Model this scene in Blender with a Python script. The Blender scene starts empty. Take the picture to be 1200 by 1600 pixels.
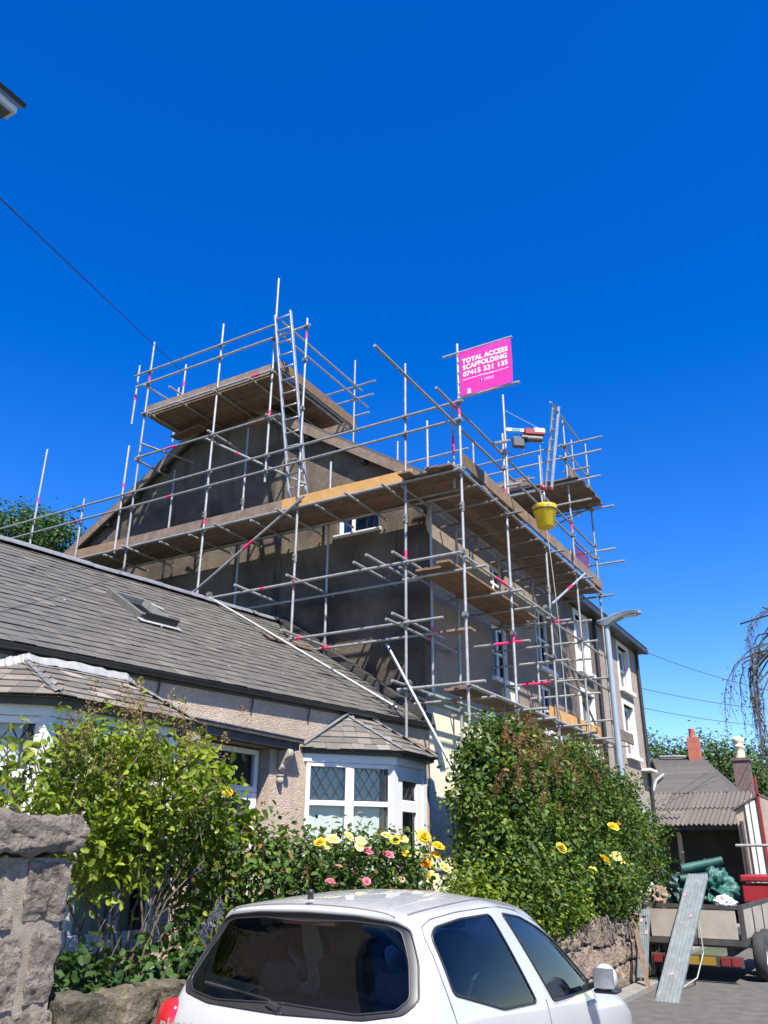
import bpy, bmesh, math, random
import numpy as np
from mathutils import Vector, Matrix
random.seed(7); rng = np.random.default_rng(7)
SC = bpy.context.scene; COL = SC.collection
R = math.radians

# ------------------------------------------------------------------ camera
YAW, PITCH, ROLL, FPX = 0.5308487, 0.39756829, 0.00763996, 1288.0
cam_d = bpy.data.cameras.new('camera'); cam = bpy.data.objects.new('camera', cam_d); COL.objects.link(cam)
fw = Vector((math.cos(PITCH)*math.cos(YAW), math.cos(PITCH)*math.sin(YAW), math.sin(PITCH)))
rt = Vector((math.sin(YAW), -math.cos(YAW), 0)); up = rt.cross(fw)
rt2 = rt*math.cos(ROLL)+up*math.sin(ROLL); up2 = -rt*math.sin(ROLL)+up*math.cos(ROLL)
cm = Matrix((rt2, up2, -fw)).transposed().to_4x4(); cm.translation = (0, 0, 1.65)
cam.matrix_world = cm
cam_d.sensor_fit = 'VERTICAL'; cam_d.sensor_height = 36.0; cam_d.lens = 36.0*FPX/1600.0
cam_d.clip_start = 0.05; cam_d.clip_end = 3000
SC.camera = cam
SC.render.resolution_x = 768; SC.render.resolution_y = 1024

# ------------------------------------------------------------------ sky, sun, exposure
SUN = Vector((-0.40, -0.43, 0.81)).normalized()          # towards the sun
SUN_EL = math.asin(SUN.z); SUN_ROT = math.atan2(SUN.x, SUN.y)
world = bpy.data.worlds.new('World'); SC.world = world; world.use_nodes = True
wn = world.node_tree.nodes; wl = world.node_tree.links
sky = wn.new('ShaderNodeTexSky'); sky.sky_type = 'NISHITA'; sky.sun_disc = False
sky.sun_elevation = SUN_EL; sky.sun_rotation = SUN_ROT
sky.altitude = 0; sky.air_density = 1.0; sky.dust_density = 0.0; sky.ozone_density = 4.0
hsv = wn.new('ShaderNodeHueSaturation'); hsv.inputs['Hue'].default_value = 0.519; hsv.inputs['Saturation'].default_value = 1.40; hsv.inputs['Value'].default_value = 1.30
wl.new(sky.outputs[0], hsv.inputs['Color'])
wl.new(hsv.outputs[0], wn['Background'].inputs['Color']); wn['Background'].inputs['Strength'].default_value = 0.085
sd = bpy.data.lights.new('sun', 'SUN'); so = bpy.data.objects.new('sun', sd); COL.objects.link(so)
sd.energy = 5.0; sd.angle = R(0.55); sd.color = (1.0, 0.95, 0.86)
so.rotation_euler = SUN.to_track_quat('Z', 'Y').to_euler(); so.location = SUN*60
SC.view_settings.view_transform = 'Standard'; SC.view_settings.look = 'None'
SC.view_settings.exposure = 1.15; SC.view_settings.gamma = 1.0
SC.render.engine = 'CYCLES'
try:
    SC.cycles.use_denoising = True
    SC.cycles.max_bounces = 8; SC.cycles.transparent_max_bounces = 16
    SC.cycles.sample_clamp_indirect = 6.0
except Exception: pass

# ------------------------------------------------------------------ materials
def nt(name):
    m = bpy.data.materials.new(name); m.use_nodes = True
    return m, m.node_tree.nodes, m.node_tree.links, m.node_tree.nodes['Principled BSDF']
def ramp(n, stops):
    r = n.new('ShaderNodeValToRGB'); e = r.color_ramp.elements
    while len(e) < len(stops): e.new(0.5)
    for i, (p, c) in enumerate(stops): e[i].position = p; e[i].color = (*c, 1)
    return r
def rnd(n, l):
    oi = n.new('ShaderNodeObjectInfo'); gi = n.new('ShaderNodeNewGeometry')
    a = n.new('ShaderNodeMath'); a.operation = 'ADD'; l.new(oi.outputs['Random'], a.inputs[0]); l.new(gi.outputs['Random Per Island'], a.inputs[1])
    f = n.new('ShaderNodeMath'); f.operation = 'FRACT'; l.new(a.outputs[0], f.inputs[0])
    return f.outputs[0]
def mix(n, l, a, b, fac, blend='MIX'):
    x = n.new('ShaderNodeMix'); x.data_type = 'RGBA'; x.blend_type = blend
    for s, v in ((6, a), (7, b)):
        if isinstance(v, tuple): x.inputs[s].default_value = (*v, 1)
        else: l.new(v, x.inputs[s])
    if isinstance(fac, (int, float)): x.inputs[0].default_value = fac
    else: l.new(fac, x.inputs[0])
    return x.outputs[2]
def pos(n, l, obj=False, scale=(1, 1, 1)):
    t = n.new('ShaderNodeTexCoord') if obj else n.new('ShaderNodeNewGeometry')
    mp = n.new('ShaderNodeMapping'); mp.inputs['Scale'].default_value = scale
    l.new(t.outputs['Object' if obj else 'Position'], mp.inputs['Vector'])
    return mp.outputs[0]
def noise(n, l, vec, s, d=4, rough=0.6):
    t = n.new('ShaderNodeTexNoise'); t.inputs['Scale'].default_value = s; t.inputs['Detail'].default_value = d
    t.inputs['Roughness'].default_value = rough; l.new(vec, t.inputs['Vector']); return t.outputs['Fac']
def bump(n, l, h, bs, strength=0.3, dist=0.01):
    b = n.new('ShaderNodeBump'); b.inputs['Strength'].default_value = strength; b.inputs['Distance'].default_value = dist
    l.new(h, b.inputs['Height']); l.new(b.outputs[0], bs.inputs['Normal'])
def plain(name, c, rough=0.5, metal=0.0, var=0.12, ns=6.0, bmp=0.0, spec=0.5, coat=0.0):
    m, n, l, b = nt(name)
    v = pos(n, l); f = noise(n, l, v, ns)
    lo = tuple(max(0, x*(1-var)) for x in c); hi = tuple(min(1, x*(1+var)) for x in c)
    r = ramp(n, [(0.3, lo), (0.7, hi)]); l.new(f, r.inputs[0]); l.new(r.outputs[0], b.inputs['Base Color'])
    b.inputs['Roughness'].default_value = rough; b.inputs['Metallic'].default_value = metal
    b.inputs['Specular IOR Level'].default_value = spec; b.inputs['Coat Weight'].default_value = coat
    if bmp: bump(n, l, noise(n, l, v, ns*8), b, bmp, 0.01)
    return m
def dash(name, c, dirt=(0.05, 0.045, 0.04), spec_c=(0.5, 0.44, 0.38), amount=0.55, scale=95.0):
    """pebbledash render: pebbles of mixed tone, streaky dirt"""
    m, n, l, b = nt(name); v = pos(n, l)
    vo = n.new('ShaderNodeTexVoronoi'); vo.inputs['Scale'].default_value = scale; l.new(v, vo.inputs['Vector'])
    sep = n.new('ShaderNodeSeparateColor'); l.new(vo.outputs['Color'], sep.inputs[0])
    r = ramp(n, [(0.0, tuple(x*0.8 for x in c)), (0.45, c), (0.9, tuple(x*1.08 for x in c)), (1.0, spec_c)]); l.new(sep.outputs[0], r.inputs[0])
    big = noise(n, l, v, 0.9, 5, 0.65); br = ramp(n, [(0.40, (0, 0, 0)), (0.70, (1, 1, 1))]); l.new(big, br.inputs[0])
    st = noise(n, l, pos(n, l, scale=(2.2, 2.2, 0.18)), 2.0, 5, 0.6); sr = ramp(n, [(0.52, (0, 0, 0)), (0.72, (1, 1, 1))]); l.new(st, sr.inputs[0])
    ad = n.new('ShaderNodeMath'); ad.operation = 'MAXIMUM'; l.new(br.outputs[0], ad.inputs[0]); l.new(sr.outputs[0], ad.inputs[1])
    mu = n.new('ShaderNodeMath'); mu.operation = 'MULTIPLY'; mu.inputs[1].default_value = amount; l.new(ad.outputs[0], mu.inputs[0])
    l.new(mix(n, l, r.outputs[0], dirt, mu.outputs[0]), b.inputs['Base Color'])
    b.inputs['Roughness'].default_value = 0.9; b.inputs['Specular IOR Level'].default_value = 0.2
    big2 = noise(n, l, v, 1.7, 6, 0.7); ad2 = n.new('ShaderNodeMath'); ad2.operation = 'MULTIPLY_ADD'; ad2.inputs[1].default_value = 3.0
    l.new(big2, ad2.inputs[0]); l.new(vo.outputs['Distance'], ad2.inputs[2])
    bump(n, l, ad2.outputs[0], b, 0.85, -0.012); return m
def slate(name, stops, moss=0.35, wet=0.55):
    m, n, l, b = nt(name); v = pos(n, l)
    r = ramp(n, stops); l.new(rnd(n, l), r.inputs[0])
    f = noise(n, l, v, 14, 6, 0.7); c1 = mix(n, l, r.outputs[0], (0.03, 0.03, 0.028), f)
    x = n.new('ShaderNodeMapRange'); x.inputs[1].default_value = 0.5; x.inputs[2].default_value = 0.75; x.inputs[4].default_value = moss
    l.new(noise(n, l, v, 5, 6, 0.75), x.inputs[0])
    c2 = mix(n, l, c1, (0.20, 0.19, 0.14), x.outputs[0])
    l.new(mix(n, l, r.outputs[0], c2, 0.55), b.inputs['Base Color'])
    b.inputs['Roughness'].default_value = wet; b.inputs['Specular IOR Level'].default_value = 0.35
    bump(n, l, noise(n, l, v, 40, 6, 0.7), b, 0.5, 0.006); return m
def wood(name, c0, c1, stain=(0.08, 0.06, 0.045), grain=(1, 1, 1), amount=0.35):
    m, n, l, b = nt(name)
    v = pos(n, l, scale=grain)
    f = noise(n, l, v, 7, 6, 0.65); r = ramp(n, [(0.3, c0), (0.7, c1)]); l.new(f, r.inputs[0])
    t = ramp(n, [(0, (0.62, 0.62, 0.62)), (1, (1.15, 1.12, 1.1))]); l.new(rnd(n, l), t.inputs[0])
    c = mix(n, l, r.outputs[0], t.outputs[0], 1.0, 'MULTIPLY')
    s = noise(n, l, pos(n, l), 2.6, 6, 0.7); sr = ramp(n, [(0.5, (0, 0, 0)), (0.78, (amount,)*3)]); l.new(s, sr.inputs[0])
    l.new(mix(n, l, c, stain, sr.outputs[0]), b.inputs['Base Color'])
    b.inputs['Roughness'].default_value = 0.8; b.inputs['Specular IOR Level'].default_value = 0.25
    bump(n, l, f, b, 0.25, 0.004); return m
def leaf(name, stops, trans=0.35, gloss=0.42, dead=0.0):
    m, n, l, b = nt(name)
    r = ramp(n, stops); l.new(rnd(n, l), r.inputs[0])
    big = noise(n, l, pos(n, l), 2.5, 3); k = ramp(n, [(0.32, (0.5, 0.58, 0.5)), (0.68, (1.32, 1.25, 1.1))]); l.new(big, k.inputs[0])
    c = mix(n, l, r.outputs[0], k.outputs[0], 1.0, 'MULTIPLY')
    l.new(c, b.inputs['Base Color']); b.inputs['Roughness'].default_value = gloss+.1; b.inputs['Specular IOR Level'].default_value = 0.28
    tr = n.new('ShaderNodeBsdfTranslucent'); l.new(mix(n, l, c, (1.5, 1.6, 0.6), 1.0, 'MULTIPLY'), tr.inputs['Color'])
    ms = n.new('ShaderNodeMixShader'); ms.inputs[0].default_value = trans
    l.new(b.outputs[0], ms.inputs[1]); l.new(tr.outputs[0], ms.inputs[2]); l.new(ms.outputs[0], n['Material Output'].inputs['Surface'])
    return m
def stone(name, stops, lich=(0.36, 0.32, 0.27), bs=1.0):
    m, n, l, b = nt(name); v = pos(n, l)
    r = ramp(n, stops); f = noise(n, l, v, 5, 8, 0.7); l.new(f, r.inputs[0])
    t = ramp(n, [(0, (0.75, 0.75, 0.77)), (1, (1.15, 1.1, 1.05))]); l.new(rnd(n, l), t.inputs[0])
    c = mix(n, l, r.outputs[0], t.outputs[0], 1.0, 'MULTIPLY')
    vo = noise(n, l, v, 16, 6, 0.8); x = ramp(n, [(0.56, (0, 0, 0)), (0.72, (0.75,)*3)]); l.new(vo, x.inputs[0])
    c = mix(n, l, c, lich, x.outputs[0])
    dk = noise(n, l, v, 30, 5, 0.7); y = ramp(n, [(0.33, (0.85,)*3), (0.44, (0, 0, 0))]); l.new(dk, y.inputs[0])
    l.new(mix(n, l, c, (0.04, 0.038, 0.034), y.outputs[0]), b.inputs['Base Color'])
    b.inputs['Roughness'].default_value = 0.92; b.inputs['Specular IOR Level'].default_value = 0.2
    hh = noise(n, l, v, 22, 12, 0.8); vr = n.new('ShaderNodeTexVoronoi'); vr.feature = 'F1'; vr.inputs['Scale'].default_value = 26; vr.inputs['Detail'].default_value = 3; l.new(v, vr.inputs['Vector'])
    hs = n.new('ShaderNodeMath'); hs.operation = 'MULTIPLY_ADD'; hs.inputs[1].default_value = 0.55; l.new(vr.outputs['Distance'], hs.inputs[0]); l.new(hh, hs.inputs[2])
    bump(n, l, hs.outputs[0], b, bs, 0.03); return m
def glass(name, tint=(0.75, 0.8, 0.78), refl=1.0, ior=1.5):
    m, n, l, b = nt(name); n.remove(b)
    t = n.new('ShaderNodeBsdfTransparent'); t.inputs[0].default_value = (*tint, 1)
    g = n.new('ShaderNodeBsdfGlossy'); g.inputs['Roughness'].default_value = 0.015; g.inputs[0].default_value = (refl, refl, refl, 1)
    fr = n.new('ShaderNodeFresnel'); fr.inputs[0].default_value = ior
    ms = n.new('ShaderNodeMixShader'); l.new(fr.outputs[0], ms.inputs[0]); l.new(t.outputs[0], ms.inputs[1]); l.new(g.outputs[0], ms.inputs[2])
    l.new(ms.outputs[0], n['Material Output'].inputs['Surface']); return m
def galv(name, c=(0.36, 0.36, 0.345), rough=0.48, metal=0.35):
    m, n, l, b = nt(name); v = pos(n, l)
    f = noise(n, l, v, 9, 5, 0.7); r = ramp(n, [(0.3, tuple(x*0.72 for x in c)), (0.7, tuple(min(1, x*1.18) for x in c))]); l.new(f, r.inputs[0])
    t = ramp(n, [(0, (0.8,)*3), (1, (1.1,)*3)]); l.new(rnd(n, l), t.inputs[0])
    c1 = mix(n, l, r.outputs[0], t.outputs[0], 1.0, 'MULTIPLY')
    rs = noise(n, l, v, 3.3, 6, 0.75); x = ramp(n, [(0.6, (0, 0, 0)), (0.74, (0.55,)*3)]); l.new(rs, x.inputs[0])
    l.new(mix(n, l, c1, (0.16, 0.11, 0.08), x.outputs[0]), b.inputs['Base Color'])
    b.inputs['Metallic'].default_value = metal; b.inputs['Roughness'].default_value = rough; return m

M = {}
M['dash_pink'] = dash('pebbledash_pinkish', (0.48, 0.375, 0.29), (0.14, 0.115, 0.09), (0.68, 0.59, 0.50), 0.4, 85)
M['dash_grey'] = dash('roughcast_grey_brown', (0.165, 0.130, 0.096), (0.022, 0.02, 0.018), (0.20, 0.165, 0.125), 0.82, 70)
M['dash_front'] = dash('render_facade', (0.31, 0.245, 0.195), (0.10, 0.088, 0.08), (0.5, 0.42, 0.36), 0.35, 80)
M['dash_dark'] = dash('render_dark', (0.17, 0.138, 0.11), (0.08, 0.07, 0.06), (0.36, 0.3, 0.26), 0.4, 80)
M['dash_light'] = dash('render_light', (0.36, 0.29, 0.235), (0.16, 0.135, 0.11), (0.6, 0.52, 0.45), 0.35, 80)
M['cream'] = plain('cream_paint', (0.72, 0.64, 0.47), 0.8, 0, 0.15, 3, 0.3)
M['green_paint'] = plain('faded_green_paint', (0.14, 0.27, 0.21), 0.6, 0, 0.25, 6)
M['slate'] = slate('slate_main', [(0, (0.105, 0.096, 0.085)), (0.25, (0.122, 0.112, 0.099)), (0.75, (0.138, 0.127, 0.112)), (0.95, (0.152, 0.14, 0.12)), (1, (0.185, 0.168, 0.14))])
M['slate_bay'] = slate('slate_bay', [(0, (0.125, 0.112, 0.097)), (0.4, (0.155, 0.14, 0.12)), (0.75, (0.185, 0.167, 0.142)), (0.93, (0.215, 0.188, 0.155)), (1, (0.26, 0.235, 0.20))], 0.55, 0.7)
M['slate_warm'] = slate('slate_warm', [(0, (0.13, 0.115, 0.10)), (0.5, (0.21, 0.18, 0.15)), (0.8, (0.31, 0.25, 0.205)), (1, (0.36, 0.32, 0.28))], 0.5, 0.7)
M['lead'] = plain('lead_flashing', (0.17, 0.175, 0.18), 0.55, 0.3, 0.25, 9, 0.2)
M['lead_dark'] = plain('dull_lead', (0.11, 0.108, 0.103), 0.65, 0.1, 0.25, 9, 0.2)
M['lead_white'] = plain('weathered_lead', (0.27, 0.27, 0.272), 0.6, 0.1, 0.2, 12, 0.3)
M['ridge'] = plain('ridge_tile_blue_grey', (0.14, 0.145, 0.165), 0.7, 0, 0.3, 8, 0.3)
M['black_gutter'] = plain('black_gutter', (0.025, 0.025, 0.027), 0.45, 0, 0.2)
M['dark_timber'] = plain('dark_fascia', (0.045, 0.04, 0.036), 0.6, 0, 0.3)
M['white'] = plain('white_upvc', (0.62, 0.62, 0.625), 0.35, 0, 0.05, 3)
M['white_sill'] = plain('white_painted_stone', (0.62, 0.61, 0.585), 0.6, 0, 0.1, 5)
M['glass'] = glass('window_glass', (0.88, 0.92, 0.91))
M['glass_car'] = glass('car_glass', (0.80, 0.84, 0.82), 0.75, 1.42)
M['came'] = plain('lead_came', (0.05, 0.05, 0.055), 0.5, 0.4, 0.1)
M['came_light'] = plain('bright_came', (0.30, 0.31, 0.32), 0.45, 0.5, 0.1)
M['curtain'] = plain('net_curtain', (0.46, 0.49, 0.47), 0.9, 0, 0.06, 9)
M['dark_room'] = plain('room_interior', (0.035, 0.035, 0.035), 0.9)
M['stone'] = stone('limestone', [(0.28, (0.14, 0.12, 0.10)), (0.5, (0.275, 0.237, 0.195)), (0.72, (0.39, 0.34, 0.28))])
M['stone_warm'] = stone('garden_wall_stone', [(0.25, (0.16, 0.12, 0.09)), (0.5, (0.30, 0.235, 0.18)), (0.75, (0.42, 0.33, 0.26))])
M['stone_moss'] = stone('mossy_stone', [(0.25, (0.06, 0.055, 0.036)), (0.5, (0.14, 0.125, 0.09)), (0.75, (0.25, 0.22, 0.17))], (0.36, 0.32, 0.24))
M['mortar'] = plain('mortar', (0.22, 0.185, 0.15), 0.95, 0, 0.3, 14, 0.6)
M['carved'] = plain('carved_sandstone', (0.33, 0.285, 0.235), 0.85, 0, 0.2, 10, 0.3)
M['tube'] = galv('galvanised_tube')
M['tube_bright'] = galv('aluminium', (0.40, 0.41, 0.40), 0.42, 0.5)
M['coupler'] = galv('coupler_steel', (0.24, 0.23, 0.21), 0.5, 0.4)
M['pink'] = plain('pink_paint', (0.75, 0.03, 0.14), 0.5, 0, 0.2)
M['pink_faded'] = plain('faded_pink_paint', (0.5, 0.2, 0.28), 0.7)
M['board_old'] = wood('weathered_board', (0.145, 0.108, 0.08), (0.27, 0.205, 0.16))
M['board_tan'] = wood('tan_board', (0.165, 0.108, 0.068), (0.27, 0.185, 0.125), amount=0.3)
M['board_new'] = wood('fresh_board', (0.44, 0.235, 0.075), (0.56, 0.33, 0.13), (0.35, 0.2, 0.09), amount=0.25)
M['banner'] = plain('pink_banner', (0.66, 0.028, 0.29), 0.5, 0, 0.06, 5)
M['white_print'] = plain('white_print', (0.85, 0.80, 0.84), 0.5, 0, 0.02)
M['navy_print'] = plain('navy_print', (0.05, 0.05, 0.22), 0.5, 0, 0.05)
M['red'] = plain('red_plastic', (0.25, 0.016, 0.02), 0.4, 0, 0.12)
M['blue_print'] = plain('blue_decal', (0.03, 0.25, 0.55), 0.4, 0, 0.1)
M['yellow_plastic'] = plain('yellow_plastic', (0.82, 0.56, 0.02), 0.5, 0, 0.1, 9)
M['black'] = plain('black_plastic', (0.02, 0.02, 0.022), 0.45, 0, 0.2)
M['grey_plastic'] = plain('grey_plastic', (0.09, 0.095, 0.10), 0.5, 0, 0.2)
M['rope'] = plain('rope', (0.30, 0.31, 0.30), 0.9, 0, 0.2, 40)
M['plank'] = galv('steel_plank_zinc', (0.21, 0.235, 0.235), 0.5, 0.3)
M['steel'] = galv('bright_hook_steel', (0.6, 0.6, 0.6), 0.3, 0.85)
M['lamp_grey'] = plain('lamp_grey_paint', (0.27, 0.32, 0.36), 0.5, 0.2, 0.1, 4)
M['lamp_lens'] = plain('lamp_lens', (0.5, 0.52, 0.52), 0.25, 0, 0.05)
M['asphalt'] = plain('asphalt', (0.085, 0.078, 0.07), 0.9, 0, 0.25, 5, 0.6)
M['pave'] = plain('pavement', (0.19, 0.175, 0.16), 0.9, 0, 0.2, 6, 0.4)
M['earth'] = plain('earth', (0.06, 0.05, 0.035), 0.95, 0, 0.4, 5, 0.6)
M['field'] = plain('rough_ground', (0.06, 0.075, 0.035), 0.95, 0, 0.4, 0.6)
M['paint'] = plain('white_car_paint', (0.39, 0.39, 0.395), 0.28, 0, 0.02, 2, 0, 0.5, 0.7)
_m = M['paint']; _n, _l = _m.node_tree.nodes, _m.node_tree.links; _b = _n['Principled BSDF']
_f = noise(_n, _l, pos(_n, _l), 3.0, 8, 0.7); _r = ramp(_n, [(0.35, (0.18, 0.18, 0.18)), (0.75, (0.42, 0.42, 0.42))]); _l.new(_f, _r.inputs[0]); _l.new(_r.outputs[0], _b.inputs['Roughness'])
M['seam'] = plain('panel_gap', (0.12, 0.12, 0.125), 0.6)
M['red_lamp'] = plain('red_lamp', (0.36, 0.014, 0.02), 0.12, 0, 0.15, 20, 0, 0.6, 0.8)
M['dull_red'] = plain('dull_red_lens', (0.16, 0.02, 0.02), 0.35)
M['seat'] = plain('seat_fabric', (0.035, 0.037, 0.045), 0.85, 0, 0.3, 20)
M['tyre'] = plain('tyre', (0.025, 0.025, 0.025), 0.85)
M['rim'] = galv('wheel_rim', (0.55, 0.54, 0.5), 0.4, 0.6)
M['trailer_panel'] = plain('trailer_side_panel', (0.31, 0.27, 0.22), 0.75, 0, 0.2, 3)
M['trailer_steel'] = plain('trailer_steel', (0.07, 0.062, 0.055), 0.6, 0.4, 0.3)
M['plate_yellow'] = plain('yellow_plate', (0.24, 0.15, 0.015), 0.5, 0, 0.1)
M['tarp'] = plain('green_tarp', (0.012, 0.075, 0.058), 0.55, 0, 0.3, 4)
M['tarp2'] = plain('dark_green_tarp', (0.008, 0.035, 0.03), 0.5, 0, 0.3, 4)
M['sack'] = plain('white_sack', (0.7, 0.7, 0.7), 0.7, 0, 0.1)
M['corr'] = slate('fibre_cement_sheet', [(0, (0.115, 0.098, 0.082)), (0.5, (0.135, 0.117, 0.098)), (1, (0.155, 0.136, 0.115))], 0.5, 0.85)
M['far_slate'] = slate('far_roof', [(0, (0.075, 0.067, 0.06)), (1, (0.125, 0.108, 0.096))], 0.4, 0.75)
M['shed_dark'] = plain('shed_dark_wall', (0.085, 0.078, 0.07), 0.9, 0, 0.3, 2)  # mottled dark grey-brown for the shed's back and side walls
M['terracotta'] = plain('terracotta', (0.36, 0.11, 0.07), 0.8, 0, 0.2, 8)
M['chimney_brick'] = plain('old_brick', (0.13, 0.09, 0.08), 0.9, 0, 0.3, 12, 0.4)
M['buff_pot'] = plain('buff_pot', (0.6, 0.52, 0.36), 0.8, 0, 0.2)
M['wall_pale'] = plain('pale_wall', (0.36, 0.295, 0.235), 0.85, 0, 0.15)
M['bark'] = plain('bark', (0.085, 0.065, 0.045), 0.9, 0, 0.4, 20, 0.5)
M['twig'] = plain('twig', (0.12, 0.085, 0.06), 0.85, 0, 0.3, 20)
M['twig_grey'] = plain('grey_twig', (0.085, 0.075, 0.062), 0.9, 0, 0.3, 20)
M['cable'] = plain('overhead_cable', (0.03, 0.03, 0.035), 0.7)
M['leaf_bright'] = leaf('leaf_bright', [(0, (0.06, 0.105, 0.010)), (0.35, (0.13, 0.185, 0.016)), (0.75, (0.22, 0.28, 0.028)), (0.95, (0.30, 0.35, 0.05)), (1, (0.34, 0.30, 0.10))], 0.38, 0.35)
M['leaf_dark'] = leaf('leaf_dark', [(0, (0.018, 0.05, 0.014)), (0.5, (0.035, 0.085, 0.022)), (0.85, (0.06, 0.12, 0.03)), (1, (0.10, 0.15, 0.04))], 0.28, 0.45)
M['leaf_lilac'] = leaf('leaf_lilac', [(0, (0.032, 0.066, 0.012)), (0.45, (0.068, 0.118, 0.02)), (0.8, (0.115, 0.175, 0.03)), (0.95, (0.18, 0.22, 0.045)), (1, (0.22, 0.12, 0.05))], 0.32, 0.42)
M['leaf_rose'] = leaf('leaf_rose', [(0, (0.03, 0.07, 0.015)), (0.5, (0.07, 0.13, 0.025)), (0.8, (0.12, 0.19, 0.04)), (0.9, (0.16, 0.15, 0.04)), (1, (0.20, 0.07, 0.035))], 0.32, 0.4)
M['leaf_far'] = leaf('leaf_far', [(0, (0.03, 0.065, 0.02)), (0.5, (0.055, 0.10, 0.03)), (1, (0.10, 0.15, 0.05))], 0.25, 0.6)
M['seed'] = leaf('dead_flower', [(0, (0.10, 0.045, 0.02)), (0.5, (0.18, 0.085, 0.045)), (1, (0.28, 0.16, 0.10))], 0.2, 0.8)
M['seed_tan'] = leaf('seed_tan', [(0, (0.15, 0.10, 0.05)), (0.5, (0.23, 0.16, 0.09)), (1, (0.32, 0.22, 0.12))], 0.2, 0.8)
def petal(name, a, b): return leaf(name, [(0, a), (1, b)], 0.3, 0.6)
M['rose_yellow'] = petal('rose_yellow', (0.80, 0.50, 0.03), (0.92, 0.68, 0.10))
M['rose_orange'] = petal('rose_orange', (0.80, 0.34, 0.01), (0.88, 0.45, 0.03))
M['rose_pale'] = petal('rose_pale', (0.88, 0.78, 0.35), (0.92, 0.86, 0.58))
M['rose_pink'] = petal('rose_pink', (0.72, 0.16, 0.34), (0.85, 0.32, 0.50))
M['rose_blush'] = petal('rose_blush', (0.80, 0.45, 0.45), (0.88, 0.62, 0.60))
M['lavender'] = petal('lavender', (0.10, 0.09, 0.30), (0.2, 0.17, 0.42))

# ------------------------------------------------------------------ object helpers
WM = {}
def reg(o, mw, parent=None):
    if parent is not None:
        o.parent = parent; o.matrix_parent_inverse = WM[parent.name].inverted()
    o.matrix_basis = mw; WM[o.name] = mw.copy(); return o
def tag(o, label=None, cat=None, group=None, kind=None):
    if label: o['label'] = label
    if cat: o['category'] = cat
    if group: o['group'] = group
    if kind: o['kind'] = kind
    return o
def thing(name, loc, label, cat, group=None):
    o = bpy.data.objects.new(name, None); COL.objects.link(o); o.empty_display_size = 0.2
    reg(o, Matrix.Translation(Vector(loc))); return tag(o, label, cat, group)
def link(name, me, mat=None, parent=None, mw=None, kind=None):
    o = bpy.data.objects.new(name, me); COL.objects.link(o)
    if mat is not None:
        if not me.materials: me.materials.append(mat)
        elif me.materials[0] != mat: o.material_slots[0].link = 'OBJECT'; o.material_slots[0].material = mat
    reg(o, mw or Matrix.Identity(4), parent)
    if kind: o['kind'] = kind
    return o
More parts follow.
